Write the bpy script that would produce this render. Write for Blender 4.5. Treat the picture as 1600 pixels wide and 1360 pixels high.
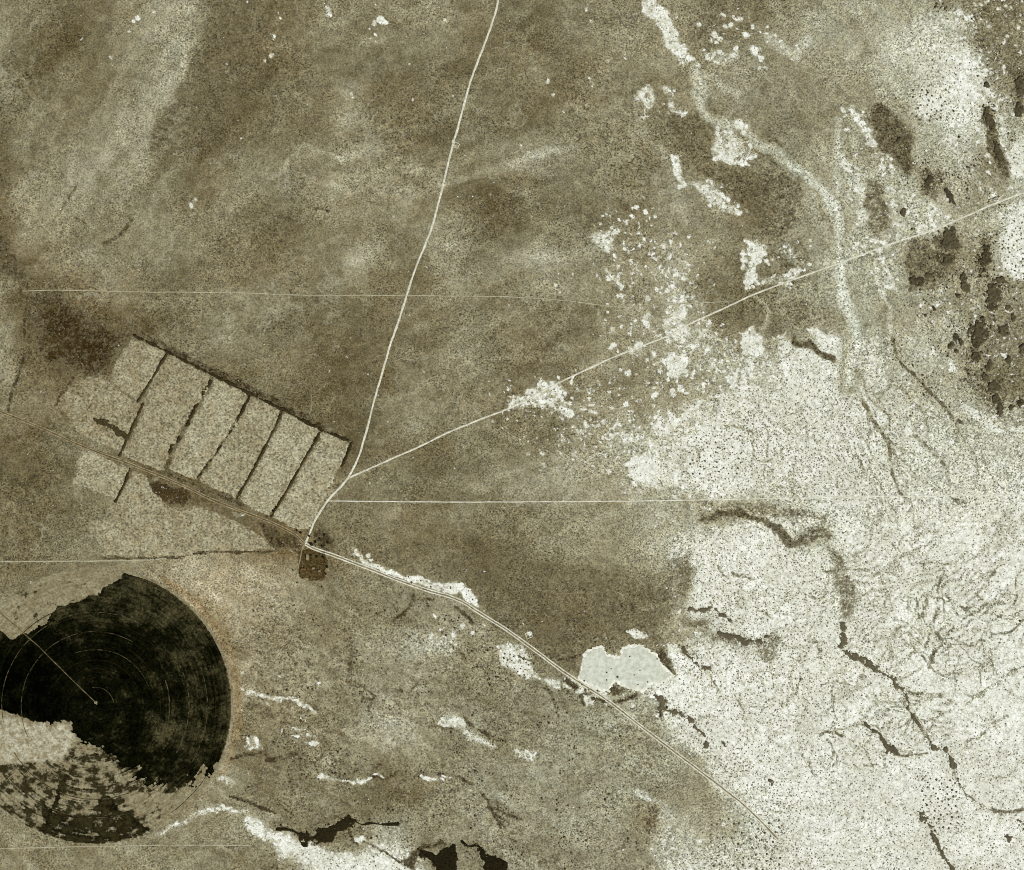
import bpy, math, random
import numpy as np

for _o in list(bpy.data.objects):
    bpy.data.objects.remove(_o, do_unlink=True)
random.seed(7)
RNG = np.random.default_rng(11)
scene = bpy.context.scene
COL = scene.collection

# ------------------------------------------------------------------ camera, sky, sun, exposure
M = 2.0                       # metres on the ground per plan unit (plan: x east, y south, origin north-west corner)
CAM_Z = 9000.0
cam_data = bpy.data.cameras.new("aerial_camera")
cam_data.sensor_width = 36.0
cam_data.lens = 36.0 * CAM_Z / 3200.0
cam_data.clip_start = 10.0
cam_data.clip_end = 80000.0
cam = bpy.data.objects.new("aerial_camera", cam_data)
cam.location = (0, 0, CAM_Z)
COL.objects.link(cam)
scene.camera = cam

SUN_EL, SUN_AZ = math.radians(46), math.radians(138)      # azimuth clockwise from north
world = bpy.data.worlds.new("World")
scene.world = world
world.use_nodes = True
wn = world.node_tree
bg = wn.nodes["Background"]
sky = wn.nodes.new("ShaderNodeTexSky")
sky.sky_type = 'NISHITA'
sky.sun_disc = False
sky.sun_elevation = SUN_EL
sky.sun_rotation = SUN_AZ
wn.links.new(sky.outputs[0], bg.inputs[0])
bg.inputs[1].default_value = 0.06

sun_data = bpy.data.lights.new("sun", 'SUN')
sun_data.energy = 4.0
sun_data.angle = math.radians(0.5)
sun_data.color = (1.0, 0.965, 0.90)
sun = bpy.data.objects.new("sun", sun_data)
sun.rotation_euler = (math.pi/2 - SUN_EL, 0, math.pi - SUN_AZ)
COL.objects.link(sun)

vs = scene.view_settings
vs.view_transform = 'Standard'
vs.look = 'None'
vs.gamma = 1.0
vs.use_curve_mapping = False
vs.exposure = 0.0
scene.cycles.use_denoising = False
scene.cycles.filter_width = 1.05

# ------------------------------------------------------------------ numeric helpers
def wx(px): return (np.asarray(px, float) - 800.0) * M
def wy(py): return (680.0 - np.asarray(py, float)) * M

def _hash(ix, iy, seed):
    h = (ix.astype(np.int64) * 374761393 + iy.astype(np.int64) * 668265263 + seed * 1442695041) & 0xffffffff
    h = ((h ^ (h >> 13)) * 1274126177) & 0xffffffff
    h = h ^ (h >> 16)
    return (h & 0xffffff).astype(np.float64) / float(0xffffff)

def vn(x, y, s, seed):
    """value noise, 0..1, cell size s"""
    x = np.asarray(x, float) / s + 1000.5; y = np.asarray(y, float) / s + 1000.5
    ix = np.floor(x); iy = np.floor(y)
    fx = x - ix; fy = y - iy
    fx = fx*fx*(3-2*fx); fy = fy*fy*(3-2*fy)
    a = _hash(ix, iy, seed); b = _hash(ix+1, iy, seed)
    c = _hash(ix, iy+1, seed); d = _hash(ix+1, iy+1, seed)
    return (a*(1-fx)+b*fx)*(1-fy) + (c*(1-fx)+d*fx)*fy

def fbm(x, y, s, seed, octs=3):
    v = 0; a = 1.0; t = 0
    for k in range(octs):
        v = v + a*vn(x, y, s/(2.03**k), seed+k*17); t += a; a *= 0.55
    return v/t

def sstep(a, b, v):
    t = np.clip((v-a)/(b-a), 0, 1)
    return t*t*(3-2*t)

def seg_dist(x, y, pts, closed=False):
    d = np.full(np.shape(x), 1e9)
    n = len(pts)
    for i in range(n if closed else n-1):
        ax, ay = pts[i]; bx, by = pts[(i+1) % n]
        dx, dy = bx-ax, by-ay
        L2 = dx*dx+dy*dy+1e-9
        t = np.clip(((x-ax)*dx+(y-ay)*dy)/L2, 0, 1)
        d = np.minimum(d, np.hypot(x-ax-t*dx, y-ay-t*dy))
    return d

def in_poly(x, y, pts):
    c = np.zeros(np.shape(x), bool)
    n = len(pts)
    for i in range(n):
        x1, y1 = pts[i]; x2, y2 = pts[(i+1) % n]
        if y1 == y2: continue
        k = ((y1 > y) != (y2 > y)) & (x < (x2-x1)*(y-y1)/(y2-y1)+x1)
        c ^= k
    return c

def poly_sd(x, y, pts):
    """signed distance, positive inside"""
    d = seg_dist(x, y, pts, True)
    return np.where(in_poly(x, y, pts), d, -d)

def chaikin(pts, n=2):
    pts = [tuple(map(float, p)) for p in pts]
    for _ in range(n):
        q = [pts[0]]
        for a, b in zip(pts[:-1], pts[1:]):
            q.append((a[0]*.75+b[0]*.25, a[1]*.75+b[1]*.25))
            q.append((a[0]*.25+b[0]*.75, a[1]*.25+b[1]*.75))
        q.append(pts[-1]); pts = q
    return pts

# ------------------------------------------------------------------ ground colours (soil albedo from how light the soil is)
_LT = np.array([0, 30, 50, 70, 100, 130, 160, 190, 215, 240, 255.])
_R = np.array([0, 36, 60, 80, 109, 138, 166, 195, 219, 243, 255.])
_G = np.array([0, 29, 49, 69, 99, 130, 161, 193, 218, 243, 255.])
_B = np.array([0, 14, 26, 43, 72, 103, 135, 172, 201, 231, 248.])
GAIN = np.array([1.04, 1.02, 1.05])
def lin(c):
    c = np.asarray(c, float)/255.0
    return np.where(c <= 0.04045, c/12.92, ((c+0.055)/1.055)**2.4)
def soil(l, warm=0.0):
    r = np.interp(l, _LT, _R) + 10*warm
    g = np.interp(l, _LT, _G) - 2*warm
    b = np.interp(l, _LT, _B) - 10*warm
    return np.stack([lin(np.clip(r, 0, 255))/GAIN[0], lin(np.clip(g, 0, 255))/GAIN[1], lin(np.clip(b, 0, 255))/GAIN[2]], -1)
def soil1(l, warm=0.0):
    c = soil(np.array([float(l)]), np.array([float(warm)]))[0]
    return (float(c[0]), float(c[1]), float(c[2]), 1.0)

# lightness of the bare soil, one figure per 100 m, rows north to south
LIGHT = """
12 12 11 11 12 13 14 10 10 11 12 12 12 12 12 12 11 11 12 12 13 14 12 12 12 13 15 15 15 14 12 12 12
13 12 10 11 12 13 14 10 10 11 13 13 12 12 12 11 11 11 12 12 12 13 13 12 13 14 15 15 16 17 14 12 12
12 11 11 12 13 13 13 10 10 11 12 12 12 11 11 11 11 11 11 12 12 13 13 13 13 14 15 15 17 18 15 12 11
12 11 12 12 13 13 11 10 10 12 12 13 11 11 11 11 11 11 11 12 12 12 13 13 13 13 14 14 16 18 16 12 12
12 12 12 13 13 12 10 10 11 12 12 13 12 11 11 11 11 11 11 12 12 11 11 13 13 13 14 13 12 16 16 13 14
10 12 13 13 13 11 10 11 12 12 13 13 13 13 13 12 13 14 12 12 12 11 11 11 12 13 14 14 11 14 15 12 17
10 13 13 13 13 12 11 12 12 13 13 13 13 13 12 12 12 12 11 12 12 13 12 11 11 13 15 15 13 14 14 14 16
10 13 13 13 13 13 12 12 11 11 12 12 12 12 12 11 11 11 11 12 12 13 13 11 11 12 14 16 14 15 14 15 17
 9 11 13 13 13 13 12 12 11 12 12 13 12 11 12 12 13 14 13 13 12 13 13 13 12 12 14 15 13 13 12 15 17
12  8 10 12 12 12 12 12 12 12 12 12 11 11 12 12 12 13 13 13 13 13 11 11 12 13 15 15 15 14 13 13 14
13  8  6  7 10 12 12 13 12 11 10 10 10 11 12 12 12 11 12 12 13 13 11 11 12 13 15 15 15 15 14 11 13
13  9  6  6 10 12 12 12 13 12 10  9 10 11 12 12 12 11 12 13 13 13 13 12 13 14 16 15 15 16 14 11 12
12 11 11  9 11 11 11 11 11 11 10  9 10 11 12 12 11 11 11 13 13 13 13 13 15 17 17 15 15 16 16 12 12
12 11 11 10 10 11 11 11 10 10 10  9 11 12 12 11 11 11 12 13 13 14 14 15 17 18 18 17 16 16 17 16 15
10 11 11 11 10 10 10 10 10 10 10 10 11 11 11 11 12 12 12 12 13 14 16 17 18 19 19 18 17 17 17 17 17
10 11 12 11 11  9  9  9 10 10 11 11 12 11 11 12 12 12 13 13 14 15 17 18 18 19 19 18 18 17 18 18 18
11 11 11 12 13 11 11 10 10 10 11 11 12 11 11 11 11 11 12 12 13 14 14 14 16 18 18 18 18 18 19 19 19
11 11 12 12 13 13 13 12 10 10 10 11 11 10 10 10 11 12 12 12 13 14 17 19 19 16 17 18 19 19 19 19 20
11 11 12 12 12 13 15 14 14 13 11 13 12 12 11 10 10 10 11 11 12 13 18 20 20 19 17 18 19 19 20 20 20
13 13 13 13 13 13 14 14 14 13 13 12 12 12 13 12 10 10 10 11 11 13 18 19 19 19 18 18 19 19 20 20 20
13 13 13 13 13 13 14 14 14 13 13 13 13 14 14 13 11 10 10 11 12 12 16 18 19 20 18 18 19 20 20 21 21
13 13 13 13 13 13 13 13 14 14 13 13 14 14 13 13 14 12 11 15 16 15 18 18 19 20 20 19 18 20 20 21 21
13 13 13 13 13 13 13 13 14 14 13 13 14 14 13 13 13 12 13 14 15 17 19 20 20 20 20 20 19 19 20 21 21
13 13 13 13 13 13 13 14 12 13 13 13 14 14 13 13 12 12 13 13 14 15 18 19 20 20 20 19 19 19 20 20 21
13 13 13 13 13 13 13 13 11 12 13 13 12 12 13 13 13 13 13 13 13 14 14 17 20 20 21 21 20 20 20 20 21
12 12 13 13 14 14 14 13 12 12 12 11 11 12 13 13 13 13 13 13 13 13 13 15 18 21 21 21 21 21 21 21 21
13 13 13 13 13 13 13 14 14 13 11 11 12 13 13 13 13 12 13 13 12 15 15 15 17 20 20 20 20 20 20 21 21
13 13 13 13 13 13 13 12 13 15 17 17 15 12 11 12 13 13 13 13 13 15 16 16 16 19 20 20 20 20 20 21 21
"""
# how much of the surface is salt crust, tenths, same lattice
SALT = """
000000000000000000000011001111222
000000000000000000000001001113422
000000000000000000000001001123632
000000000000000000000001001113743
000000000000000000000001001232442
000000000000000000000001001242327
000000000000000000001001001344223
000000000000000000012100000344237
000000000000000000013320000332237
000000000000000000012420000223222
000000000000000000012340000212332
000000000000000000001343334523232
000000000000000002320235444542111
000000000000000122333455556543233
000000000000000002334556666544333
000000000000000000124566566544444
000000000000000000001222345455555
000000000000000000000267734666666
000000000000000000000277775566677
000000000000000000000366675667777
000000000000000000000256776567788
000000000000000000013477776557888
000000000000000000013678777766788
000000000000000000000478777667778
000000000000000000000036888877788
000000000000000000000003688888888
000000000000000000000323577777788
000000000135530000000444567777788
"""
def _parse():
    a = np.array([[int(v) for v in r.split()] for r in LIGHT.strip().splitlines()], float)*10
    b = np.array([[int(c) for c in r] for r in SALT.strip().splitlines()], float)/10
    return a, b
LG, SG = _parse()
SG = np.where(SG >= .5, SG+.07, SG)
def lattice(G, x, y):
    gx = np.clip(x/50.0, 0, G.shape[1]-1.001); gy = np.clip(y/50.0, 0, G.shape[0]-1.001)
    ix = np.floor(gx).astype(int); iy = np.floor(gy).astype(int)
    fx = gx-ix; fy = gy-iy
    fx = fx*fx*(3-2*fx); fy = fy*fy*(3-2*fy)
    return (G[iy, ix]*(1-fx)+G[iy, ix+1]*fx)*(1-fy)+(G[iy+1, ix]*(1-fx)+G[iy+1, ix+1]*fx)*fy

# ---- plan of the place -------------------------------------------------------------
SALT_POLY = [  # (outline, crust share, softness)
 ([(994,-8),(1020,-8),(1045,22),(1052,40),(1062,52),(1060,66),(1078,86),(1094,105),(1084,116),(1064,100),(1048,76),(1030,50),(1010,28)], .70, 4),
 ([(1111,192),(1150,193),(1180,222),(1190,245),(1150,262),(1130,255),(1112,238)], .60, 4),
 ([(1043,243),(1060,250),(1072,280),(1078,295),(1062,285),(1048,262)], .75, 3),
 ([(1078,285),(1110,280),(1130,300),(1165,335),(1150,340),(1110,315),(1085,300)], .56, 5),
 ([(1160,372),(1180,375),(1195,392),(1190,410),(1180,415),(1185,430),(1172,455),(1165,440),(1168,405)], .68, 4),
 ([(1157,520),(1180,510),(1194,530),(1193,556),(1170,560),(1154,545)], .75, 3),
 ([(1165,573),(1176,571),(1178,585),(1166,586)], .7, 3),
 ([(1146,602),(1165,597),(1195,615),(1195,628),(1165,622)], .7, 3),
 ([(1260,515),(1275,510),(1290,520),(1310,520),(1320,540),(1308,562),(1290,545)], .72, 3),
 ([(1217,524),(1235,534),(1260,546),(1290,563),(1310,570),(1330,600),(1340,640),(1300,660),(1240,650),(1225,600),(1215,560)], .62, 5),
 ([(795,625),(820,615),(840,603),(848,594),(870,600),(885,618),(897,640),(890,657),(870,640),(845,635),(815,637),(795,640)], .60, 5),
 ([(975,722),(1000,706),(1025,713),(1037,735),(1022,757),(993,757),(983,742)], .80, 3),
 ([(1038,565),(1055,553),(1072,560),(1077,587),(1055,592),(1040,590)], .72, 3),
 ([(1016,662),(1040,650),(1045,638),(1062,655),(1052,670),(1025,674)], .75, 3),
 ([(1064,636),(1080,634),(1080,655),(1066,655)], .72, 3),
 ([(970,680),(985,675),(988,690),(975,692)], .7, 3),
 ([(955,683),(965,678),(962,695),(953,693)], .7, 3),
 ([(1072,680),(1110,670),(1150,680),(1170,720),(1150,745),(1100,730),(1080,705)], .68, 6),
 ([(389,1270),(405,1275),(425,1297),(455,1301),(468,1314),(504,1319),(529,1333),(560,1345),(585,1356),(585,1372),(500,1372),(490,1347),(475,1351),(455,1337),(441,1340),(428,1321),(400,1310),(385,1297)], .70, 8),
 ([(553,1308),(560,1302),(572,1303),(575,1312),(565,1318),(555,1315)], .78, 3),
 ([(560,1345),(620,1352),(660,1352),(674,1362),(560,1372)], .60, 5),
 ([(681,1132),(690,1117),(705,1114),(726,1120),(728,1140),(747,1150),(777,1164),(770,1172),(740,1162),(715,1140),(690,1147)], .58, 7),
 ([(800,1160),(812,1166),(838,1178),(835,1192),(815,1185)], .52, 5),
 ([(552,856),(562,860),(570,875),(590,881),(612,888),(625,893),(650,904),(700,910),(720,910),(729,921),(743,929),(752,952),(735,946),(715,932),(690,924),(650,916),(615,904),(590,892),(570,881)], .76, 3),
 ([(773,1012),(790,1005),(817,1009),(832,1028),(839,1052),(847,1064),(820,1062),(798,1046),(780,1035)], .66, 6),
 ([(845,1060),(870,1057),(900,1060),(935,1073),(957,1096),(930,1097),(912,1108),(898,1087),(880,1075),(850,1068)], .62, 4),
 ([(982,988),(995,983),(1014,990),(1011,999),(990,998)], .8, 3),
 ([(1044,1008),(1055,1004),(1069,1030),(1078,1057),(1062,1060),(1052,1035)], .75, 3),
 ([(1035,1060),(1060,1058),(1090,1070),(1110,1110),(1110,1150),(1140,1180),(1130,1190),(1100,1160),(1070,1120),(1040,1095),(1015,1085)], .72, 5),
 ([(1076,905),(1090,898),(1120,900),(1140,930),(1120,950),(1085,945)], .8, 4),
 ([(990,1240),(1000,1225),(1012,1235),(1030,1245),(1040,1260),(1015,1250)], .5, 5),
 ([(331,1216),(350,1212),(372,1222),(365,1230),(340,1226)], .6, 4),
 ([(378,1148),(398,1152),(410,1172),(385,1174)], .5, 6),
 ([(860,280),(861,280),(861,281)], .1, 2),
 ([(1500,620),(1520,640),(1545,655),(1580,668),(1605,672),(1605,680),(1570,678),(1530,662),(1505,640)], .66, 4),
 ([(1474,556),(1484,562),(1496,580),(1490,586),(1478,568)], .66, 3),
 ([(1060,445),(1070,470),(1075,490),(1050,500),(1030,478)], .5, 6),
 ([(1035,500),(1060,490),(1085,520),(1060,535),(1040,525)], .56, 5),
 ([(990,535),(1000,532),(998,550),(985,555)], .62, 4),
 ([(1300,1040),(1301,1040),(1301,1041)], .1, 2),
 ([(945,362),(958,366),(960,385),(952,398),(944,385),(926,372),(926,364)], .60, 4),
 ([(948,420),(958,425),(975,445),(968,450),(955,438)], .60, 4),
 ([(1006,490),(1017,480),(1015,518),(1011,518)], .6, 4),
 ([(948,510),(958,510),(960,518),(948,520)], .72, 2),
 ([(1445,150),(1470,145),(1475,170),(1450,185),(1430,170)], .82, 8),
 ([(1575,345),(1605,335),(1605,440),(1580,430),(1565,390)], .66, 8),
 ([(1580,225),(1605,225),(1605,280),(1580,275)], .72, 6),
]
SALT_SPOT = [(594,34,7),(588,10,3),(583,40,4),(601,36,5),(578,45,2),(587,55,3),(579,61,2),(588,64,2),(694,31,3),(666,10,2),(647,156,3),(712,226,4),(709,220,3),
 (715,212,2),(855,128,3),(854,134,2),(863,149,4),(919,122,3),(921,128,2),(922,138,2),(915,15,3),(924,34,3),(934,29,2),(816,227,3),(948,92,3),(975,92,2),(881,176,2),(938,205,2),
 (942,340,4),(987,338,4),(960,364,4),(955,358,3),(966,364,3),(981,359,3),(983,372,3),(1007,373,3),(1021,387,4),(1024,396,5),(1030,418,4),(1036,424,4),(1045,428,3),(1047,400,2),(1049,412,3),
 (960,402,3),(963,415,3),(873,427,3),(892,431,2),(868,446,3),(875,454,3),(1005,310,3),(994,325,4),(1008,333,4),(1013,340,3),(1016,350,3),(970,458,2),(938,435,2),(981,390,2),(975,380,4),(998,398,3),
 (709,730,3),(842,734,3),(826,710,3),(846,708,4),(763,613,2),(797,612,4),(800,604,3),(664,583,3),(843,567,2),(671,600,2),(955,1000,2),(1029,488,3),(970,513,3),(948,490,3),
 (826,992,5),(820,977,2),(1165,405,6),(557,862,4),(575,866,4),(580,873,4),(920,612,3),(922,622,3),(930,646,4),(920,645,3),(302,318,4),(306,312,3),
 (512,22,6),(510,14,4),(432,22,3),(436,30,3),(425,60,5),(421,55,3),(424,90,4),(415,95,3),(215,28,5),(208,35,4),(200,52,3),(172,90,3),(240,20,3),(355,112,5),(545,145,3),(548,152,3),
 (1130,20,4),(1140,38,6),(1180,78,9),(1190,88,6),(1122,60,5),(1165,55,5),(1105,90,6),(1125,85,6),(1500,20,6),(1505,28,4),(1560,15,4),(1580,12,3),(1545,40,4),(1590,40,4),(1575,60,4),(1597,100,3),
 (1512,28,5),(1536,8,3)]
_r = random.Random(5)
def _flecks(n, x0, y0, x1, y1, rmin, rmax, lean=0.0):
    for _ in range(n):
        fy = _r.random()
        SALT_SPOT.append((x0+(x1-x0)*_r.random()+lean*(fy-.5), y0+(y1-y0)*fy, rmin+(rmax-rmin)*_r.random()**2))
_flecks(46, 1490, 0, 1600, 110, 1.5, 4.5); _flecks(30, 1500, 130, 1560, 330, 1.5, 4, 30); _flecks(26, 1075, 15, 1200, 110, 2, 5.5); _flecks(16, 995, 140, 1075, 190, 1.5, 4)
_flecks(34, 1325, 165, 1385, 265, 2, 5, 40); _flecks(30, 1325, 255, 1385, 385, 2, 5); _flecks(60, 935, 325, 1060, 480, 1.4, 4, 20); _flecks(34, 780, 590, 930, 700, 1.4, 4)
_flecks(60, 960, 540, 1120, 690, 2, 6.5, 20); _flecks(20, 1365, 385, 1400, 470, 2, 4, 20); _flecks(24, 1190, 370, 1270, 450, 2, 4.5); _flecks(14, 660, 955, 760, 1010, 2, 5); _flecks(18, 380, 1040, 500, 1180, 1.5, 4)
_flecks(16, 1080, 282, 1150, 335, 3, 6, 60); _flecks(18, 1112, 195, 1185, 262, 4, 8); _flecks(10, 1160, 372, 1190, 455, 4, 9)
DARK_SPOT = [(546,1017,7,24,.62),(533,1085,14,8,.55),(587,1098,9,13,.66),(612,1084,12,8,.55),(674,1122,9,5,.55),(587,1145,9,6,.5),(398,1098,26,9,.62),(436,1110,26,8,.55),(418,1176,11,7,.8),(466,1182,16,6,.66),
 (594,1199,7,12,.6),(608,1222,9,14,.6),(630,1247,12,10,.55),(405,1228,20,9,.55),(560,963,9,9,.5),(592,950,12,7,.5),(513,940,16,10,.5),(354,1007,6,14,.6),(330,957,8,12,.5),(640,1085,10,6,.45),(565,1045,10,7,.45),
 (735,1140,10,8,.5),(800,1090,14,8,.45),(700,1200,16,7,.5),(780,1220,14,7,.45),(860,1240,7,10,.45),(545,1245,20,12,.45),(490,1265,16,8,.45),(690,1275,18,9,.4),(1012,1285,10,18,.66),(850,1340,20,10,.6),(1000,1352,12,8,.4),
 (60,70,18,26,.42),(65,130,22,18,.42),(40,180,16,12,.4),(150,70,26,14,.36),(190,125,20,12,.36),(640,545,34,44,.40),(585,610,18,40,.5),(575,680,12,30,.55),(485,470,60,9,.55),(405,475,12,10,.5),(640,690,30,20,.36),
 (905,520,22,12,.5),(810,520,20,12,.4),(870,560,30,10,.45),(880,640,14,22,.55),(920,660,16,14,.55),(970,620,18,16,.5),(1000,600,20,14,.5),(1050,610,14,14,.5),(1090,560,22,18,.45),(1120,600,22,12,.45),(1080,540,12,8,.45),
 (920,330,40,18,.45),(985,385,26,20,.45),(1010,440,16,10,.5),(990,460,18,10,.6),(1000,240,20,12,.36),(960,200,20,20,.4),(735,320,44,30,.4),(790,320,40,20,.4),(430,350,50,20,.36),(480,400,40,16,.34),(440,430,40,14,.36)]
SALT_LINE = [ # (points, width, share)
 ([(495,1212),(520,1215),(545,1222),(575,1219),(597,1214)], 3.0, .62), ([(655,1214),(680,1217),(695,1221)], 2.6, .68), ([(695,1214),(706,1216)], 2, .66),
 ([(389,1086),(420,1092),(450,1094),(468,1103),(488,1114)], 4, .60), ([(460,1150),(490,1153)], 2, .6), ([(455,1140),(474,1141)], 2, .6), ([(478,1163),(492,1165)], 3, .6),
 ([(1330,170),(1345,200),(1370,225),(1385,245),(1400,262)], 8, .50), ([(1312,255),(1340,275),(1350,300),(1350,335)], 7, .50), ([(1345,340),(1370,375),(1390,378)], 6, .5), ([(1370,390),(1385,420),(1395,450)], 6, .48),
 ([(1540,150),(1530,185),(1545,215),(1550,240)], 8, .55), ([(1562,180),(1572,230),(1592,275)], 6, .56), ([(1180,325),(1200,345),(1220,380),(1235,400)], 12, .40), ([(1190,440),(1240,430),(1250,420)], 8, .5),
 ([(1100,80),(1130,95),(1150,85)], 10, .40), ([(1200,60),(1240,90),(1260,60)], 10, .36), ([(250,1302),(285,1290),(310,1272),(340,1262),(385,1265)], 5, .52),
 ([(1534,115),(1542,140),(1552,152)], 5, .66), ([(1515,60),(1518,35)], 3, .5), ([(1046,372),(1047,400),(1050,430)], 2.5, .56),
 ([(860,255),(893,232)], 3, .2), ([(990,150),(1010,160),(1005,190)], 3, .52), ([(1040,140),(1055,170),(1070,180)], 6, .5), ([(998,150),(1012,140),(1016,165)], 6, .5)]
DARK_POLY = [ # brown, densely grown ground: outline, share, softness
 ([(1352,165),(1375,155),(1395,170),(1420,200),(1432,230),(1425,265),(1415,272),(1395,255),(1375,230),(1365,205)], .72, 7),
 ([(1362,278),(1380,290),(1390,320),(1395,350),(1380,375),(1358,365),(1348,340),(1354,300)], .58, 8),
 ([(1436,262),(1470,258),(1480,290),(1460,315),(1440,305)], .58, 8), ([(1420,372),(1470,360),(1500,362),(1495,420),(1460,456),(1412,458)], .60, 8),
 ([(1500,-10),(1605,-10),(1605,120),(1570,140),(1545,130),(1525,100),(1510,50)], .50, 10),
 ([(1530,165),(1542,165),(1560,210),(1575,265),(1570,285),(1552,262),(1540,215)], .72, 5),
 ([(1575,110),(1605,100),(1605,180),(1590,175)], .62, 8), ([(1525,370),(1548,372),(1550,425),(1530,430)], .62, 6),
 ([(1490,520),(1530,480),(1560,480),(1605,470),(1605,665),(1570,665),(1545,650),(1520,620),(1500,580)], .50, 8),
 ([(1020,178),(1060,181),(1103,198),(1113,245),(1160,270),(1215,262),(1255,292),(1250,350),(1215,385),(1180,360),(1157,322),(1100,282),(1072,250),(1040,210)], .60, 9), ([(1190,370),(1250,372),(1265,400),(1255,450),(1200,460),(1185,420)], .50, 8), ([(1130,455),(1200,480),(1300,455),(1310,510),(1240,520),(1200,540),(1160,510),(1100,500)], .44, 10),
 ([(1065,50),(1100,0),(1200,-5),(1190,40),(1160,50),(1130,70),(1110,105),(1085,90)], .50, 10),
 ([(1235,528),(1262,536),(1285,546),(1307,553),(1307,568),(1270,554),(1240,540)], .82, 3),
 ([(1090,822),(1100,812),(1121,802),(1161,798),(1190,808),(1215,820),(1243,845),(1255,838),(1262,850),(1240,856),(1215,842),(1190,822),(1161,808),(1121,813)], .80, 3),
 ([(1250,830),(1300,815),(1310,840),(1290,850),(1260,850)], .60, 6), ([(1290,850),(1322,860),(1330,900),(1345,930),(1335,965),(1310,970),(1300,900)], .57, 10),
 ([(1180,1020),(1210,985),(1225,1000),(1205,1050)], .56, 8), ([(1090,985),(1140,990),(1200,1000),(1190,1012),(1130,1008)], .57, 7), ([(1060,960),(1110,965),(1120,990),(1070,985)], .56, 8), ([(1100,790),(1180,785),(1260,800),(1300,800),(1290,815),(1220,815),(1160,796)], .55, 8),
 ([(640,868),(760,850),(880,870),(1000,900),(1068,860),(1090,860),(1085,905),(1060,930),(1040,985),(1045,1030),(985,1005),(945,1000),(912,1015),(903,1055),(860,1040),(790,975),(755,945),(735,912),(640,884)], .52, 16),
 ([(1030,1005),(1045,1020),(1058,1055),(1035,1040),(1025,1020)], .8, 3), ([(953,1070),(962,1064),(966,1072),(980,1080),(968,1087),(952,1086)], .9, 2),
 ([(1055,895),(1075,870),(1080,910),(1078,940),(1060,930)], .6, 6),
 ([(325,-5),(430,-5),(420,60),(395,120),(370,180),(340,225),(300,240),(240,238),(234,225),(238,208),(250,176),(272,149),(291,116),(296,81),(311,66),(323,40)], .54, 10),
 ([(50,450),(90,440),(140,490),(205,505),(240,545),(210,528),(172,592),(150,592),(112,588),(62,568),(45,540),(45,470)], .92, 34),
 ([(-10,345),(44,416),(50,450),(44,470),(30,440),(-10,430)], .72, 8), ([(-10,245),(20,255),(18,298),(-10,305)], .66, 10),
 ([(230,746),(275,765),(300,772),(304,785),(285,795),(262,788),(240,772)], 1.15, 7), ([(395,812),(470,838),(478,858),(466,860),(430,855),(405,830)], .85, 6),
 ([(486,835),(510,820),(525,845),(515,868),(490,862)], .80, 6),
 ([(1005,1270),(1020,1250),(1030,1265),(1025,1300),(1008,1305)], .62, 8), ([(840,1330),(875,1325),(880,1350),(850,1355)], .56, 8),
 ([(628,1345),(645,1335),(655,1320),(668,1318),(690,1312),(695,1320),(680,1330),(660,1335),(645,1352),(632,1353)], .92, 3),
 ([(600,1225),(630,1215),(640,1260),(610,1270)], .52, 9), ([(540,900),(560,960),(530,980),(520,940)], .45, 9),
 ([(390,1190),(430,1175),(500,1180),(470,1230),(410,1235)], .52, 12), ([(375,1095),(430,1100),(440,1130),(380,1130)], .55, 10),
 ([(780,480),(880,500),(890,545),(800,540)], .3, 12), ([(560,470),(620,460),(600,560),(560,660),(520,640),(540,540)], .52, 22),
 ([(560,845),(700,880),(740,915),(720,908),(640,898),(590,880)], .5, 5),
 ([(120,180),(130,110),(60,60),(70,20),(90,10),(95,60)], .34, 12),
 ([(1483,778),(1506,780),(1500,796),(1486,792)], .55, 4),
]
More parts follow.
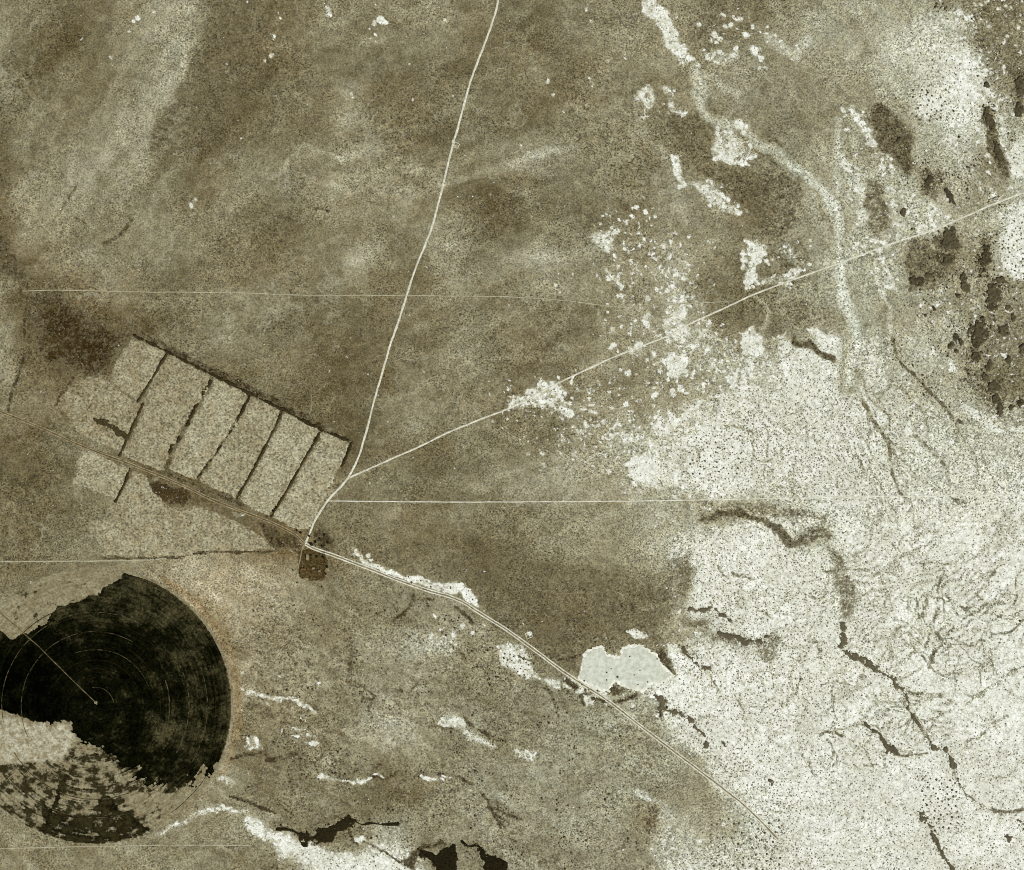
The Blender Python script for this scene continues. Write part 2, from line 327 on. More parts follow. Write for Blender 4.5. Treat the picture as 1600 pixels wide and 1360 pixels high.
DARK_LINE = [
 ([(225,526),(262,545),(300,565),(345,586),(395,610),(450,636),(505,668)], 4.5, .62), ([(330,595),(306,636),(288,672),(262,712)], 4, .5), ([(240,735),(300,757),(345,776),(420,806)], 3, .5), # thin brush-grown gullies: points, half width, share
 ([(1347,629),(1364,660),(1385,687),(1391,731),(1405,768),(1415,778)], 2.2, .64), ([(1395,531),(1401,561),(1432,589),(1459,616),(1483,646),(1503,663)], 2.0, .66),
 ([(1429,680),(1452,700),(1476,720),(1483,758)], 2.0, .56), ([(1341,714),(1351,734)], 1.6, .55), ([(1398,1179),(1418,1182),(1449,1177)], 1.6, .70),
 ([(1490,1197),(1496,1225),(1516,1252),(1554,1267)], 1.6, .60), ([(1554,1267),(1575,1269),(1600,1264)], 2.4, .72), ([(1600,1042),(1567,1059),(1527,1089)], 1.8, .56),
 ([(1506,967),(1529,957),(1543,943),(1567,940)], 1.8, .62), ([(1518,1004),(1543,999),(1556,989),(1572,992),(1599,969)], 1.8, .60), ([(1453,1045),(1458,1018),(1470,1004),(1490,980)], 2.0, .64),
 ([(1446,1014),(1458,975),(1465,938),(1470,904)], 1.8, .60), ([(1146,898),(1155,904),(1178,903)], 1.8, .7), ([(1280,1150),(1293,1143),(1317,1150)], 2.0, .7),
 ([(1435,1133),(1450,1150),(1456,1164)], 1.6, .62), ([(1412,1076),(1430,1085),(1470,1086)], 1.8, .66), ([(1280,1120),(1300,1105)], 1.5, .4),
 ([(1255,1020),(1235,1060),(1240,1080)], 1.5, .4), ([(645,930),(648,940),(631,961),(616,971)], 2.2, .74), ([(648,940),(679,937)], 1.6, .66), ([(713,947),(729,964),(736,974)], 2.4, .66),
 ([(360,1186),(385,1179),(407,1176)], 1.8, .76), ([(416,1189),(440,1186),(461,1179)], 3.5, .56), ([(360,1243),(385,1252),(404,1262),(431,1270)], 1.8, .78), ([(570,1312),(600,1332),(628,1350)], 1.2, .6),
 ([(165,380),(185,372),(205,345)], 2.6, .62), ([(118,340),(140,350),(130,370)], 1.6, .5), ([(95,328),(125,280)], 1.6, .5), ([(172,333),(205,342)], 1.8, .52), ([(145,395),(190,398)], 1.4, .5),
 ([(355,245),(375,215)], 1.4, .5), ([(340,375),(372,365)], 2.5, .5), ([(480,322),(515,330)], 2, .5), ([(44,440),(40,500),(37,551),(25,600),(12,640)], 1.8, .66),
 ([(159,869),(210,874),(287,870),(325,863),(430,861)], 1.4, .72), ([(88,634),(100,610),(115,590)], 1.6, .6), ([(1033,1120),(1031,1105),(1040,1095)], 2, .7),
 ([(928,1091),(955,1098),(985,1090),(996,1085)], 1.8, .66), ([(905,1090),(912,1100)], 3, .6), ([(885,1065),(898,1074)], 3, .8),
 ([(595,955),(560,1000)], 3, .4), ([(548,1010),(546,1050)], 3, .5), ([(585,1090),(575,1110)], 3, .5), ([(725,1122),(735,1135),(770,1152),(790,1160)], 2, .6),
 ([(680,1208),(710,1213),(740,1226)], 1.8, .55), ([(1240,445),(1245,500),(1260,530)], 1.4, .2)]
PALE_LINE = [ # bare washes and faint old tracks: points, half width, lightness added
 ([(1085,108),(1094,140),(1094,169),(1108,187),(1155,197),(1195,230),(1236,257),(1276,291),(1303,318),(1311,372),(1316,460),(1330,494),(1340,528),(1330,561),(1328,600)], 8.5, 22),
 ([(1310,182),(1307,237),(1308,300)], 5, 20), ([(1366,410),(1375,440),(1392,480),(1394,530)], 3, 22), ([(1085,515),(1115,525),(1140,550),(1158,560)], 3, 24),
 ([(1180,465),(1198,480),(1200,500),(1190,515)], 4, 26), ([(1090,110),(1120,130),(1150,150)], 5, 16), ([(470,230),(445,262),(420,285)], 3, 18), ([(475,231),(540,246)], 2.5, 16),
 ([(540,245),(610,232),(640,262),(690,285)], 10, 11), ([(690,285),(770,266),(850,243),(895,231)], 7, 17), ([(770,275),(810,300),(830,312)], 5, 12), ([(600,300),(680,300)], 8, 8),
 ([(440,285),(500,280),(545,300)], 5, 10), ([(20,110),(60,160),(45,200)], 3, 6), ([(200,30),(165,60)], 2, 8), ([(410,76),(470,66)], 1.2, 12),
 ([(1030,230),(1060,300),(1070,350)], 6, 12), ([(990,160),(1000,200),(1020,235),(1045,250)], 7, 12), ([(960,140),(985,190),(990,240)], 5, 8),
 ([(935,485),(945,535)], 2, 18), ([(860,545),(900,548),(940,525)], 1.5, 14), ([(1030,690),(1100,680)], 1.5, 4), ([(870,692),(905,682),(950,660)], 2, 16),
 ([(0,690),(40,695),(65,690)], 1.2, 14), ([(125,760),(133,810)], 1.2, 16), ([(25,755),(50,785)], 1.2, 14), ([(530,838),(540,850),(552,862)], 2, 22),
 ([(440,915),(400,955),(385,975)], 1.3, 12), ([(434,970),(420,1035)], 1.2, -16), ([(0,800),(80,803),(130,812)], 1.2, 9), ([(300,862),(330,850),(375,838)], 1.2, 10)]
PALE_SPOT = [ # softly paler or darker soil: x, y, radius, lightness added
 (290,60,45,12),(270,10,40,12),(245,140,40,12),(210,190,50,8),(160,240,60,7),(100,290,60,5),(30,240,50,-2),(70,70,40,-12),(160,70,40,-6),(70,130,40,-8),(185,130,30,-6),(225,85,50,4),
 (545,150,18,18),(548,190,22,16),(510,30,25,8),(490,60,25,7),(700,365,35,16),(735,365,25,14),(560,390,30,16),(545,400,18,10),(690,410,30,8),(860,385,45,16),(820,375,25,12),(950,395,35,6),(725,430,35,8),
 (820,90,20,16),(915,180,30,9),(885,190,25,7),(620,420,40,-6),(600,120,60,-6),(650,210,50,-7),(760,190,80,-4),(740,310,60,-9),(790,330,50,-9),(860,330,50,-6),(430,350,60,-6),(470,430,50,-6),(460,330,30,-6),
 (640,500,40,4),(640,590,30,12),(650,640,35,10),(720,560,40,6),(900,520,30,-8),(780,570,50,-6),(640,760,60,-4),(800,720,40,8),(870,740,50,10),(960,770,60,8),(830,790,80,6),(1030,790,40,8),
 (850,830,50,8),(920,850,40,6),(760,870,50,-8),(860,920,80,-6),(1010,880,50,8),(1030,850,40,5),(150,750,30,-4),(60,730,60,-12),(90,800,50,-6),(30,500,25,8),(20,580,18,8),(300,880,40,14),(340,915,30,16),
 (360,950,30,14),(400,900,40,12),(395,880,30,14),(250,865,20,6),(430,950,40,6),(700,980,30,20),(655,985,20,18),(690,1000,25,14),(560,1010,40,10),(570,960,30,6),(620,1010,30,8),(480,1030,40,8),(640,1050,50,8),
 (720,1060,30,-5),(790,1080,40,-6),(820,1110,60,-2),(880,1130,50,6),(960,1120,40,14),(600,1130,40,12),(620,1150,40,12),(560,1130,30,8),(730,1110,25,-7),(560,1200,40,-6),(640,1240,40,-12),(590,1250,30,-10),
 (700,1250,50,4),(760,1240,50,6),(800,1260,60,6),(860,1200,40,8),(900,1290,60,10),(950,1290,60,8),(840,1290,40,6),(620,1315,35,22),(590,1310,25,16),(450,1250,30,8),(520,1190,30,10),(470,1210,30,-6),
 (930,1210,50,8),(1000,1200,50,6),(1060,1240,40,6),(760,1000,25,12),(780,1020,20,10),(1130,130,30,10),(1200,140,50,2),(1260,190,60,-3),(1240,350,50,8),(1270,330,40,8),(1190,300,40,-8),(1150,410,30,-6),
 (1320,260,30,10),(1335,210,25,8),(1330,430,20,10),(1100,420,60,-3),(1010,80,30,8),(960,60,40,5),(900,60,40,2),(840,40,40,-7),(820,110,60,-6),(930,160,40,-5),(960,330,40,-10),(1000,400,30,-8),(1040,340,40,4)]

_r = random.Random(21)
def _rills(n, box, ang, spread, lmin, lmax, w, sh):
    for _ in range(n):
        x = _r.uniform(box[0], box[2]); y = _r.uniform(box[1], box[3]); a = math.radians(ang+_r.uniform(-spread, spread))
        pts = [(x, y)]
        for _k in range(int(_r.uniform(lmin, lmax)/9)):
            a += math.radians(_r.uniform(-26, 26)); x += 9*math.cos(a); y += 9*math.sin(a); pts.append((x, y))
        DARK_LINE.append((pts, w*_r.uniform(.8, 1.3), sh*_r.uniform(.8, 1.2)))
        if _r.random() < .5 and len(pts) > 4:
            q = pts[len(pts)//2]; b = a+_r.choice((-1, 1))*.8
            DARK_LINE.append(([q, (q[0]+14*math.cos(b), q[1]+14*math.sin(b)), (q[0]+26*math.cos(b+.3), q[1]+26*math.sin(b+.3))], w, sh*.85))
_rills(30, (1400, 850, 1610, 1060), 146, 14, 50, 130, 1.1, .52); _rills(12, (1440, 880, 1500, 980), 105, 12, 50, 110, 1.1, .52); _rills(14, (1360, 1050, 1600, 1200), 150, 40, 40, 90, 1.1, .5)
_rills(18, (1330, 560, 1560, 760), 60, 14, 50, 130, 1.0, .46); _rills(16, (1090, 860, 1300, 1120), 40, 80, 25, 60, 1.1, .5); _rills(16, (1220, 1050, 1450, 1180), 90, 80, 25, 60, 1.1, .52); _rills(12, (1080, 620, 1300, 760), 60, 50, 25, 60, 1.0, .46)
_rills(26, (400, 930, 900, 1300), 25, 50, 25, 70, 1.3, .55)

FIELD = [ # name label, outline, lightness
 ("pale tan field block at the north-west corner beside the dark brown scrub", [(208,528),(258,549),(238,590),(217,626),(200,616),(171,594),(185,562)], 142),
 ("irregular pale field at the west end with a dark brush tongue cut into it", [(92,634),(104,612),(118,592),(150,590),(172,598),(200,620),(215,630),(220,634),(204,670),(188,705),(150,690),(125,680),(108,655)], 133),
 ("widest pale strip field, just east of the dark zigzag ditch", [(264,554),(300,574),(327,588),(322,612),(300,640),(282,676),(264,708),(256,737),(225,726),(192,712),(214,664),(226,640),(222,630),(240,596)], 145),
 ("pale strip field between the two fuzziest brush rows", [(333,592),(386,614),(374,640),(366,660),(336,706),(306,748),(284,742),(264,734),(276,700),(304,650),(326,614)], 148),
 ("pale strip field whose western brush row is broken and whose eastern row is thin", [(394,621),(439,641),(412,696),(390,742),(368,776),(340,766),(312,750),(340,708),(374,656)], 147),
 ("pale strip field second from the eastern end", [(446,645),(498,672),(470,726),(446,768),(420,806),(396,795),(374,780),(398,738),(420,694)], 149),
 ("easternmost pale strip field, its tip at the track junction", [(505,676),(547,690),(540,712),(522,745),(506,780),(494,802),(482,828),(470,830),(446,820),(427,808),(452,768),(478,722)], 150),
 ("small square pale field alone south of the double track", [(128,702),(165,716),(202,731),(192,758),(182,780),(145,768),(112,754),(120,726)], 148),
 ("large pale triangular field south of the double track", [(208,736),(228,744),(240,770),(262,792),(290,799),(306,790),(330,800),(370,815),(402,836),(428,857),(380,859),(325,860),(287,866),(215,870),(162,867),(150,845),(136,816),(176,808),(184,786),(196,760)], 146),
]
HEDGE = [ # dark rows between the fields
 ("long dark brush row along the north-eastern edge of the strip fields", [(210,524),(260,549),(300,570),(345,592),(389,615),(443,640),(500,672),(548,690)], 2.2),
 ("dark straight ditch row between the north-west block and the widest strip", [(262,551),(240,588),(215,628)], 2.3),
 ("dark ditch row stepping down to the double track below the offset", [(224,631),(206,670),(187,712)], 2.4),
 ("fuzzy broken brush row inside the western strips", [(330,595),(306,636),(288,672),(262,712)], 3.0),
 ("short thick dark row hanging from the long northern brush row", [(391,618),(382,636),(372,655)], 2.6),
 ("faint thin row running on from the short thick row to the track", [(372,657),(340,706),(306,750)], 1.6),
 ("thin dark row between the third and second strips from the east", [(442,642),(414,700),(392,742),(370,779)], 2.0),
 ("thin dark row west of the easternmost strip, thickest at the track", [(501,674),(470,728),(446,770),(424,808)], 2.1),
 ("dark brush edging the east side of the easternmost strip", [(549,692),(541,714),(534,728)], 2.4),
 ("dark row on the east side of the small square field", [(203,732),(194,758),(180,784)], 1.6),
 ("dark curled brush tongue inside the irregular western field", [(150,656),(165,662),(182,672),(196,684)], 5.0),
]
PIVOT = (149.0, 1103.0, 216.0)
FARM = (486, 882)

def all_masks(px, py):
    """lightness, warmth, salt share, dark share of the soil at plan points"""
    x = px + (fbm(px, py, 26, 3)-.5)*16 + (vn(px, py, 7, 5)-.5)*5
    y = py + (fbm(px, py, 26, 9)-.5)*16 + (vn(px, py, 7, 13)-.5)*5
    xd = px + (fbm(px, py, 22, 4, 4)-.5)*34; yd = py + (fbm(px, py, 22, 10, 4)-.5)*34
    xs = px + (fbm(px, py, 90, 21)-.5)*60; ys = py + (fbm(px, py, 90, 31)-.5)*60
    L = lattice(LG, xs, ys)
    L = L + (1+5*sstep(450, 750, px))*(1-sstep(140, 190, L))*sstep(50, 100, L) + (fbm(px, py, 80, 41, 4)-.5)*20 + (fbm(px, py, 14, 43, 3)-.5)*26
    def flow(a, sx, sy, seed):
        c_, s_ = math.cos(a), math.sin(a)
        qx = px+(fbm(px, py, 60, seed+5)-.5)*50; qy = py+(fbm(px, py, 60, seed+6)-.5)*50
        return fbm((qx*c_+qy*s_)/sx*20, (-qx*s_+qy*c_)/sy*20, 20, seed, 4)-.5
    nw = (1-sstep(380, 560, px))*(1-sstep(330, 440, py))
    ctr = (1-nw)*(1-sstep(1000, 1150, px))*(1-sstep(780, 860, py))
    se_ = sstep(860, 940, py)*(1-sstep(950, 1150, px))
    L = L + nw*42*flow(-1.05, 70, 14, 900) + ctr*44*flow(-.35, 60, 13, 920) + se_*52*flow(.42, 46, 13, 940) + sstep(1050, 1150, px)*(1-sstep(500, 600, py))*40*flow(1.0, 40, 14, 960)
    S = lattice(SG, xs, ys)
    diag = np.exp(-((px-(1000+(py-420)*.22))/70)**2)*sstep(300, 360, py)*(1-sstep(680, 740, py))
    S = np.maximum(S, .26*diag)
    D = .12+.24*sstep(880, 1000, py)*sstep(360, 420, px)*(1-sstep(1000, 1150, px)) + .08*sstep(850, 950, py)*(px < 560) + .12*sstep(1250, 1400, px)*(1-sstep(400, 600, py))
    D = D*(L < 175)
    def local(pts, pad):
        a = np.array(pts); 
        c = np.nonzero((py > a[:,1].min()-pad) & (py < a[:,1].max()+pad))[0]
        return c[(px[c] > a[:,0].min()-pad) & (px[c] < a[:,0].max()+pad)]
    for (cx, cy, r, d) in PALE_SPOT:
        k = local([(cx, cy)], r*2.4)
        L[k] += 1.25*d*np.exp(-((xs[k]-cx)**2+(ys[k]-cy)**2)/(r*r*1.0))
    for pts, w, d in PALE_LINE:
        pts = chaikin(pts); k = local(pts, w*3+12)
        u = seg_dist(x[k], y[k], pts)
        L[k] += 1.35*d*(1-sstep(w*.5, w*1.5, u))
    for pts, s, soft in SALT_POLY:
        k = local(pts, soft*3+20)
        sd = poly_sd(xd[k]*.6+px[k]*.4, yd[k]*.6+py[k]*.4, pts)
        v = sstep(-soft, soft, sd)
        S[k] = np.where(S[k] < s, S[k]*(1-v)+s*v, S[k])
    wash = chaikin(PALE_LINE[0][0]); k = local(wash, 50)
    u = seg_dist(px[k]+(fbm(px[k], py[k], 24, 61, 4)-.5)*24, py[k]+(fbm(px[k], py[k], 24, 62, 4)-.5)*24, wash)/(.55+.9*vn(px[k], py[k], 60, 63))
    S[k] *= sstep(3, 16, u)*.6+.4*sstep(14, 30, u)
    L[k] += 20*np.exp(-((u-1.5)/2.2)**2)+16*np.exp(-((u-7)/1.6)**2)*sstep(.4, .6, fbm(px[k], py[k], 40, 65))
    L[k] += -26*np.exp(-((u-11)/1.6)**2)*sstep(.42, .58, fbm(px[k], py[k], 30, 64))
    for cx, cy, r in SALT_SPOT:
        k = local([(cx, cy)], r*2+10)
        v = 1-sstep(r*.4, r*1.25, np.hypot(x[k]*.7+px[k]*.3-cx, y[k]*.7+py[k]*.3-cy))
        S[k] = np.maximum(S[k], v*(.86 if r > 3 else .76))
    for pts, w, s in SALT_LINE:
        k = local(pts, w*3+12)
        v = 1-sstep(w*.4, w*1.6, seg_dist(x[k], y[k], pts))
        S[k] = np.maximum(S[k], v*s)
    for pts, s, soft in DARK_POLY:
        k = local(pts, soft*3+20)
        v = sstep(-soft, soft, poly_sd(xd[k]*.7+px[k]*.3, yd[k]*.7+py[k]*.3, pts))
        D[k] = np.maximum(D[k], v*s)
        S[k] *= 1-v*(min(1.0, s*1.2) if s > .53 else 0)
    for cx, cy, a, b, s in DARK_SPOT:
        k = local([(cx, cy)], max(a, b)*1.6+14)
        v = 1-sstep(.35, 1.35, np.hypot((xd[k]-cx)/a, (yd[k]-cy)/b))
        D[k] = np.maximum(D[k], v*s)
    for pts, w, s in DARK_LINE:
        pts = chaikin(pts); k = local(pts, w*3+12)
        v = 1-sstep(w*.7, w*2.0, seg_dist(x[k]*.5+px[k]*.5, y[k]*.5+py[k]*.5, pts))
        D[k] = np.maximum(D[k], v*min(1.1, s*(1.35 if pts[0][0] < 1080 else .98))*(.7+.6*vn(px[k], py[k], 9, 91)))
        S[k] *= 1-v*.9
    L += 38*sstep(.12, .55, S)*(1-sstep(165, 200, L))
    # the sharp edge of the pale strip in the north-west
    edge = [(326,-20),(325,0),(321,41),(309,66),(294,81),(289,118),(270,149),(248,176),(237,210),(233,229)]
    k = local(edge, 40)
    u = seg_dist(px[k], py[k], edge); right = px[k] > np.interp(py[k], [e[1] for e in edge], [e[0] for e in edge])
    L[k] += np.where(right, -9, 12)*np.exp(-(u/30)**2)
    # warmth of the soil: reddish west and south of the fields, neutral elsewhere
    Wm = 0.25*np.exp(-((px-380)**2+(py-1000)**2)/(200**2)) + 0.5*np.exp(-((px-345)**2+(py-930)**2)/(70**2))
    Wm += 0.5*np.exp(-((px-120)**2+(py-530)**2)/(80**2)) + 0.1*np.exp(-((px-10)**2+(py-350)**2)/(90**2)) + 0.5*np.exp(-((px-440)**2+(py-840)**2)/(45**2))
    Wm += 0.35*np.exp(-((px-265)**2+(py-770)**2)/(35**2)) + 0.4*np.exp(-((px-1015)**2+(py-1280)**2)/(25**2)) + (fbm(px, py, 60, 71)-.5)*.4
    rr = np.hypot(px-PIVOT[0], py-PIVOT[1])
    east = (px > 250) & (py < 1215)
    Wm += np.where(east, .6*np.exp(-((rr-224)/7.0)**2), 0)
    L += np.where(east, -22*np.exp(-((rr-224)/5.0)**2)*sstep(.4,.6,fbm(px,py,20,88)), 0)
    Wm -= 0.08*sstep(1050, 1250, px) + .15*np.exp(-((px-850)**2+(py-1180)**2)/(260**2))
    return L, Wm, S, D

def scrub_rows(px, py):
    """contour rows of low growth on the white flats, 0..1"""
    u = (px*.60+py*.80) + (fbm(px, py, 130, 511)-.5)*170 + (fbm(px, py, 34, 513)-.5)*44
    row = (.5+.5*np.cos(u*2*math.pi/12.5))*(.15+1.1*sstep(.38, .62, fbm(px, py, 34, 516, 3)))
    zone = sstep(1240, 1370, px)*sstep(760, 840, py)*(1-.7*sstep(1110, 1210, py))
    u2 = (px*.75-py*.66)+(fbm(px, py, 60, 515)-.5)*60
    row2 = .5+.5*np.cos(u2*2*math.pi/9.0)
    zone2 = sstep(1120, 1200, px)*(1-sstep(1340, 1420, px))*sstep(580, 640, py)*(1-sstep(770, 810, py))
    u3 = fbm(px, py, 70, 519, 2)*14
    row3 = .5+.5*np.cos(u3*2*math.pi)
    zone3 = .7*sstep(1060, 1140, px)*sstep(820, 860, py)*(1-zone)
    return np.maximum(np.maximum(zone*row**1.6, .8*zone2*row2**1.6), zone3*row3**3)

def gz(px, py):
    px = np.asarray(px, float); py = np.asarray(py, float)
    z = 9*(vn(px, py, 420, 101)-.5) + 3.0*(vn(px, py, 130, 103)-.5) + 0.9*(vn(px, py, 34, 107)-.5)
    wash = chaikin(PALE_LINE[0][0])
    d = seg_dist(px, py, wash)
    return z - 1.6*(1-sstep(4, 14, d))

# ------------------------------------------------------------------ object helpers
def tag(o, label=None, cat=None, group=None, kind=None):
    if label: o["label"] = label
    if cat: o["category"] = cat
    if group: o["group"] = group
    if kind: o["kind"] = kind
    return o

def mesh_np(name, v, f, mat=None, nside=4, smooth=True):
    me = bpy.data.meshes.new(name)
    v = np.asarray(v, np.float32); f = np.asarray(f, np.int32)
    me.vertices.add(len(v)); me.vertices.foreach_set("co", v.ravel())
    me.loops.add(f.size); me.loops.foreach_set("vertex_index", f.ravel())
    me.polygons.add(len(f))
    me.polygons.foreach_set("loop_start", np.arange(0, f.size, nside, dtype=np.int32))
    me.polygons.foreach_set("loop_total", np.full(len(f), nside, np.int32))
    me.polygons.foreach_set("use_smooth", np.full(len(f), smooth, bool))
    me.update(calc_edges=True)
    if mat: me.materials.append(mat)
    return me

def link(name, me, loc=(0,0,0), parent=None):
    o = bpy.data.objects.new(name, me); COL.objects.link(o)
    o.location = loc
    if parent: o.parent = parent
    return o

def empty(name, loc):
    o = bpy.data.objects.new(name, None); COL.objects.link(o); o.location = loc
    o.empty_display_size = 2
    return o

def fattr(me, name, vals):
    a = me.attributes.new(name, 'FLOAT', 'POINT'); a.data.foreach_set("value", np.asarray(vals, np.float32).ravel())
def cattr(me, name, rgb):
    a = me.attributes.new(name, 'FLOAT_COLOR', 'POINT')
    c = np.ones((len(rgb), 4), np.float32); c[:, :3] = rgb
    a.data.foreach_set("color", c.ravel())

# ------------------------------------------------------------------ materials
class NT:
    def __init__(s, name, rough=0.95, spec=0.0):
        s.m = bpy.data.materials.new(name); s.m.use_nodes = True
        s.t = s.m.node_tree; s.b = s.t.nodes["Principled BSDF"]
        s.b.inputs["Roughness"].default_value = rough
        s.b.inputs["Specular IOR Level"].default_value = spec
    def n(s, typ, **kw):
        q = s.t.nodes.new(typ)
        for k, v in kw.items(): setattr(q, k, v)
        return q
    def l(s, a, b): s.t.links.new(a, b)
    def math(s, op, a, b=None, clamp=False):
        q = s.n("ShaderNodeMath", operation=op, use_clamp=clamp)
        for i, v in enumerate((a, b)):
            if v is None: continue
            if isinstance(v, (int, float)): q.inputs[i].default_value = v
            else: s.l(v, q.inputs[i])
        return q.outputs[0]
    def pos(s):
        return s.n("ShaderNodeNewGeometry").outputs["Position"]
    def noise(s, vec, scale, detail=2.0, rough=.6, dist=0.0):
        q = s.n("ShaderNodeTexNoise"); q.inputs["Scale"].default_value = scale
        q.inputs["Detail"].default_value = detail; q.inputs["Roughness"].default_value = rough
        q.inputs["Distortion"].default_value = dist
        s.l(vec, q.inputs["Vector"]); return q.outputs["Fac"]
    def rng(s, v, a, b, c=0.0, d=1.0, smooth=True):
        q = s.n("ShaderNodeMapRange", interpolation_type='SMOOTHSTEP' if smooth else 'LINEAR')
        s.l(v, q.inputs[0])
        for i, k in enumerate((a, b, c, d)): q.inputs[i+1].default_value = k
        return q.outputs[0]
    def mix(s, fac, a, b, blend='MIX'):
        q = s.n("ShaderNodeMix", data_type='RGBA', blend_type=blend)
        for i, v in ((0, fac), (6, a), (7, b)):
            if isinstance(v, (int, float)): q.inputs[i].default_value = v
            elif isinstance(v, tuple): q.inputs[i].default_value = v
            else: s.l(v, q.inputs[i])
        return q.outputs[2]
    def gray(s, v):
        q = s.n("ShaderNodeCombineColor")
        for i in range(3): s.l(v, q.inputs[i])
        return q.outputs[0]
    def attr(s, name, out):
        return s.n("ShaderNodeAttribute", attribute_name=name).outputs[out]
    def bump(s, h, dist, strength=1.0):
        q = s.n("ShaderNodeBump"); q.inputs["Distance"].default_value = dist; q.inputs["Strength"].default_value = strength
        s.l(h, q.inputs["Height"]); s.l(q.outputs[0], s.b.inputs["Normal"])
    def out(s, col):
        s.l(col, s.b.inputs["Base Color"]); return s.m

def grain(k, p, scale, amount, detail=1.5):
    """multiplier around 1: fine noise plus crisp clod-sized cells"""
    n = k.noise(p, scale, detail, .7)
    q = k.n("ShaderNodeTexVoronoi"); q.inputs["Scale"].default_value = scale*1.15; k.l(p, q.inputs["Vector"])
    sp = k.n("ShaderNodeSeparateColor"); k.l(q.outputs["Color"], sp.inputs[0])
    m = k.math('ADD', k.math('MULTIPLY', k.math('SUBTRACT', n, .5), amount), k.math('MULTIPLY', k.math('SUBTRACT', sp.outputs[0], .5), amount*.42))
    return k.math('ADD', m, 1.0)

def ground_material():
    k = NT("desert_soil"); p = k.pos()
    base = k.attr("soil", "Color"); salt = k.attr("salt", "Fac"); dark = k.attr("dark", "Fac")
    gw = k.attr("rough_ground", "Fac")
    g0 = k.math('SUBTRACT', grain(k, p, 1/4.4, 2.3, 1.0), 1.0); g2 = grain(k, p, 1/24, .55, 3)
    g1 = k.math('ADD', k.math('MULTIPLY', g0, gw), 1.0)
    gr = k.gray(k.math('MAXIMUM', k.math('MULTIPLY', g1, g2), .22))
    soilc = k.mix(1.0, base, gr, 'MULTIPLY')
    fine = k.math('SUBTRACT', k.noise(p, 1/9, 2, .7), .5)
    # brown, close-grown soil
    nd = k.noise(p, 1/26, 4, .68)
    dv = k.math('ADD', dark, k.math('ADD', k.math('MULTIPLY', k.math('SUBTRACT', nd, .5), 1.3), k.math('MULTIPLY', fine, 1.2)))
    dm = k.rng(dv, .32, .66)
    dcol = k.mix(k.rng(dv, .46, .98, 0, 1, False), soil1(114), k.mix(k.rng(k.noise(p, 1/90, 2), .4, .6), soil1(40, .45), soil1(52, .1)))
    dcol = k.mix(1.0, dcol, gr, 'MULTIPLY')
    def vein(sc, wd, seed):
        mp = k.n("ShaderNodeMapping"); mp.inputs["Location"].default_value = (seed, seed*.7, 0); k.l(p, mp.inputs[0])
        return k.rng(k.math('ABSOLUTE', k.math('SUBTRACT', k.noise(mp.outputs[0], sc, 4, .55, .3), .5)), wd, 0.0)
    gate = k.rng(k.noise(p, 1/260, 2), .46, .60)
    soilc = k.mix(k.math('MULTIPLY', k.math('MULTIPLY', vein(1/150, .012, 900.), gate), .45), soilc, soil1(176))
    soilc = k.mix(k.math('MULTIPLY', k.math('MULTIPLY', vein(1/110, .010, 5200.), k.rng(k.noise(p, 1/200, 2), .50, .62)), .5), soilc, soil1(86))
    c1 = k.mix(k.math('MULTIPLY', dm, .88), soilc, dcol)
    # salt crust
    ns = k.noise(p, 1/26, 5, .62, .5)
    sv = k.math('ADD', salt, k.math('ADD', k.math('MULTIPLY', k.math('SUBTRACT', ns, .5), 1.5), k.math('ADD', k.math('MULTIPLY', k.math('SUBTRACT', k.noise(p, 1/13, 3, .6, .3), .5), 1.3), k.math('MULTIPLY', fine, .7))))
    sm = k.rng(sv, .40, .66)
    nv = k.noise(p, 1/60, 3, .6)
    scol = k.mix(k.rng(nv, .35, .65), soil1(250), soil1(238))
    scol = k.mix(k.rng(k.noise(p, 1/170, 3, .6), .42, .62, 0, .8), scol, soil1(228))
    scol = k.mix(1.0, scol, k.gray(k.math('MINIMUM', grain(k, p, 1/4.5, .7, 1), 1.1)), 'MULTIPLY')
    # net of fine grown-over ridges in the crust
    rn = k.math('ABSOLUTE', k.math('SUBTRACT', k.noise(p, 1/19, 2, .55, .3), .5))
    net = k.math('MULTIPLY', k.rng(rn, .05, .0), k.rng(k.noise(p, 1/120, 2), .40, .60, .1, .75))
    scol = k.mix(net, scol, soil1(186))
    dn = k.n("ShaderNodeTexNoise"); dn.inputs["Scale"].default_value = 1/22; dn.inputs["Detail"].default_value = 3; k.l(p, dn.inputs["Vector"])
    sc_ = k.n("ShaderNodeVectorMath", operation='SCALE'); k.l(dn.outputs["Color"], sc_.inputs[0]); sc_.inputs["Scale"].default_value = 30.0
    ad = k.n("ShaderNodeVectorMath", operation='ADD'); k.l(p, ad.inputs[0]); k.l(sc_.outputs[0], ad.inputs[1])
    flat_ = k.n("ShaderNodeVectorMath", operation='MULTIPLY'); k.l(ad.outputs[0], flat_.inputs[0]); flat_.inputs[1].default_value = (1, 1, 0)
    vc = k.n("ShaderNodeTexVoronoi", feature='DISTANCE_TO_EDGE'); vc.inputs["Scale"].default_value = 1/13; k.l(flat_.outputs[0], vc.inputs["Vector"])
    crack = k.math('MULTIPLY', k.rng(vc.outputs["Distance"], .16, .02), k.rng(k.noise(p, 1/24, 3, .6), .40, .60, .05, .95))
    scol = k.mix(k.math('MULTIPLY', crack, .68), scol, soil1(160))
    c2 = k.mix(k.math('MULTIPLY', sm, .95), c1, scol)
    rw = k.math('MULTIPLY', k.attr("rows", "Fac"), k.rng(k.noise(p, 1/7, 2, .7), .40, .60, .25, 1.0))
    c2 = k.mix(k.math('MULTIPLY', rw, .7), c2, soil1(152))
    k.bump(k.noise(p, 1/8, 3, .6), 1.1, .6)
    return k.out(c2)

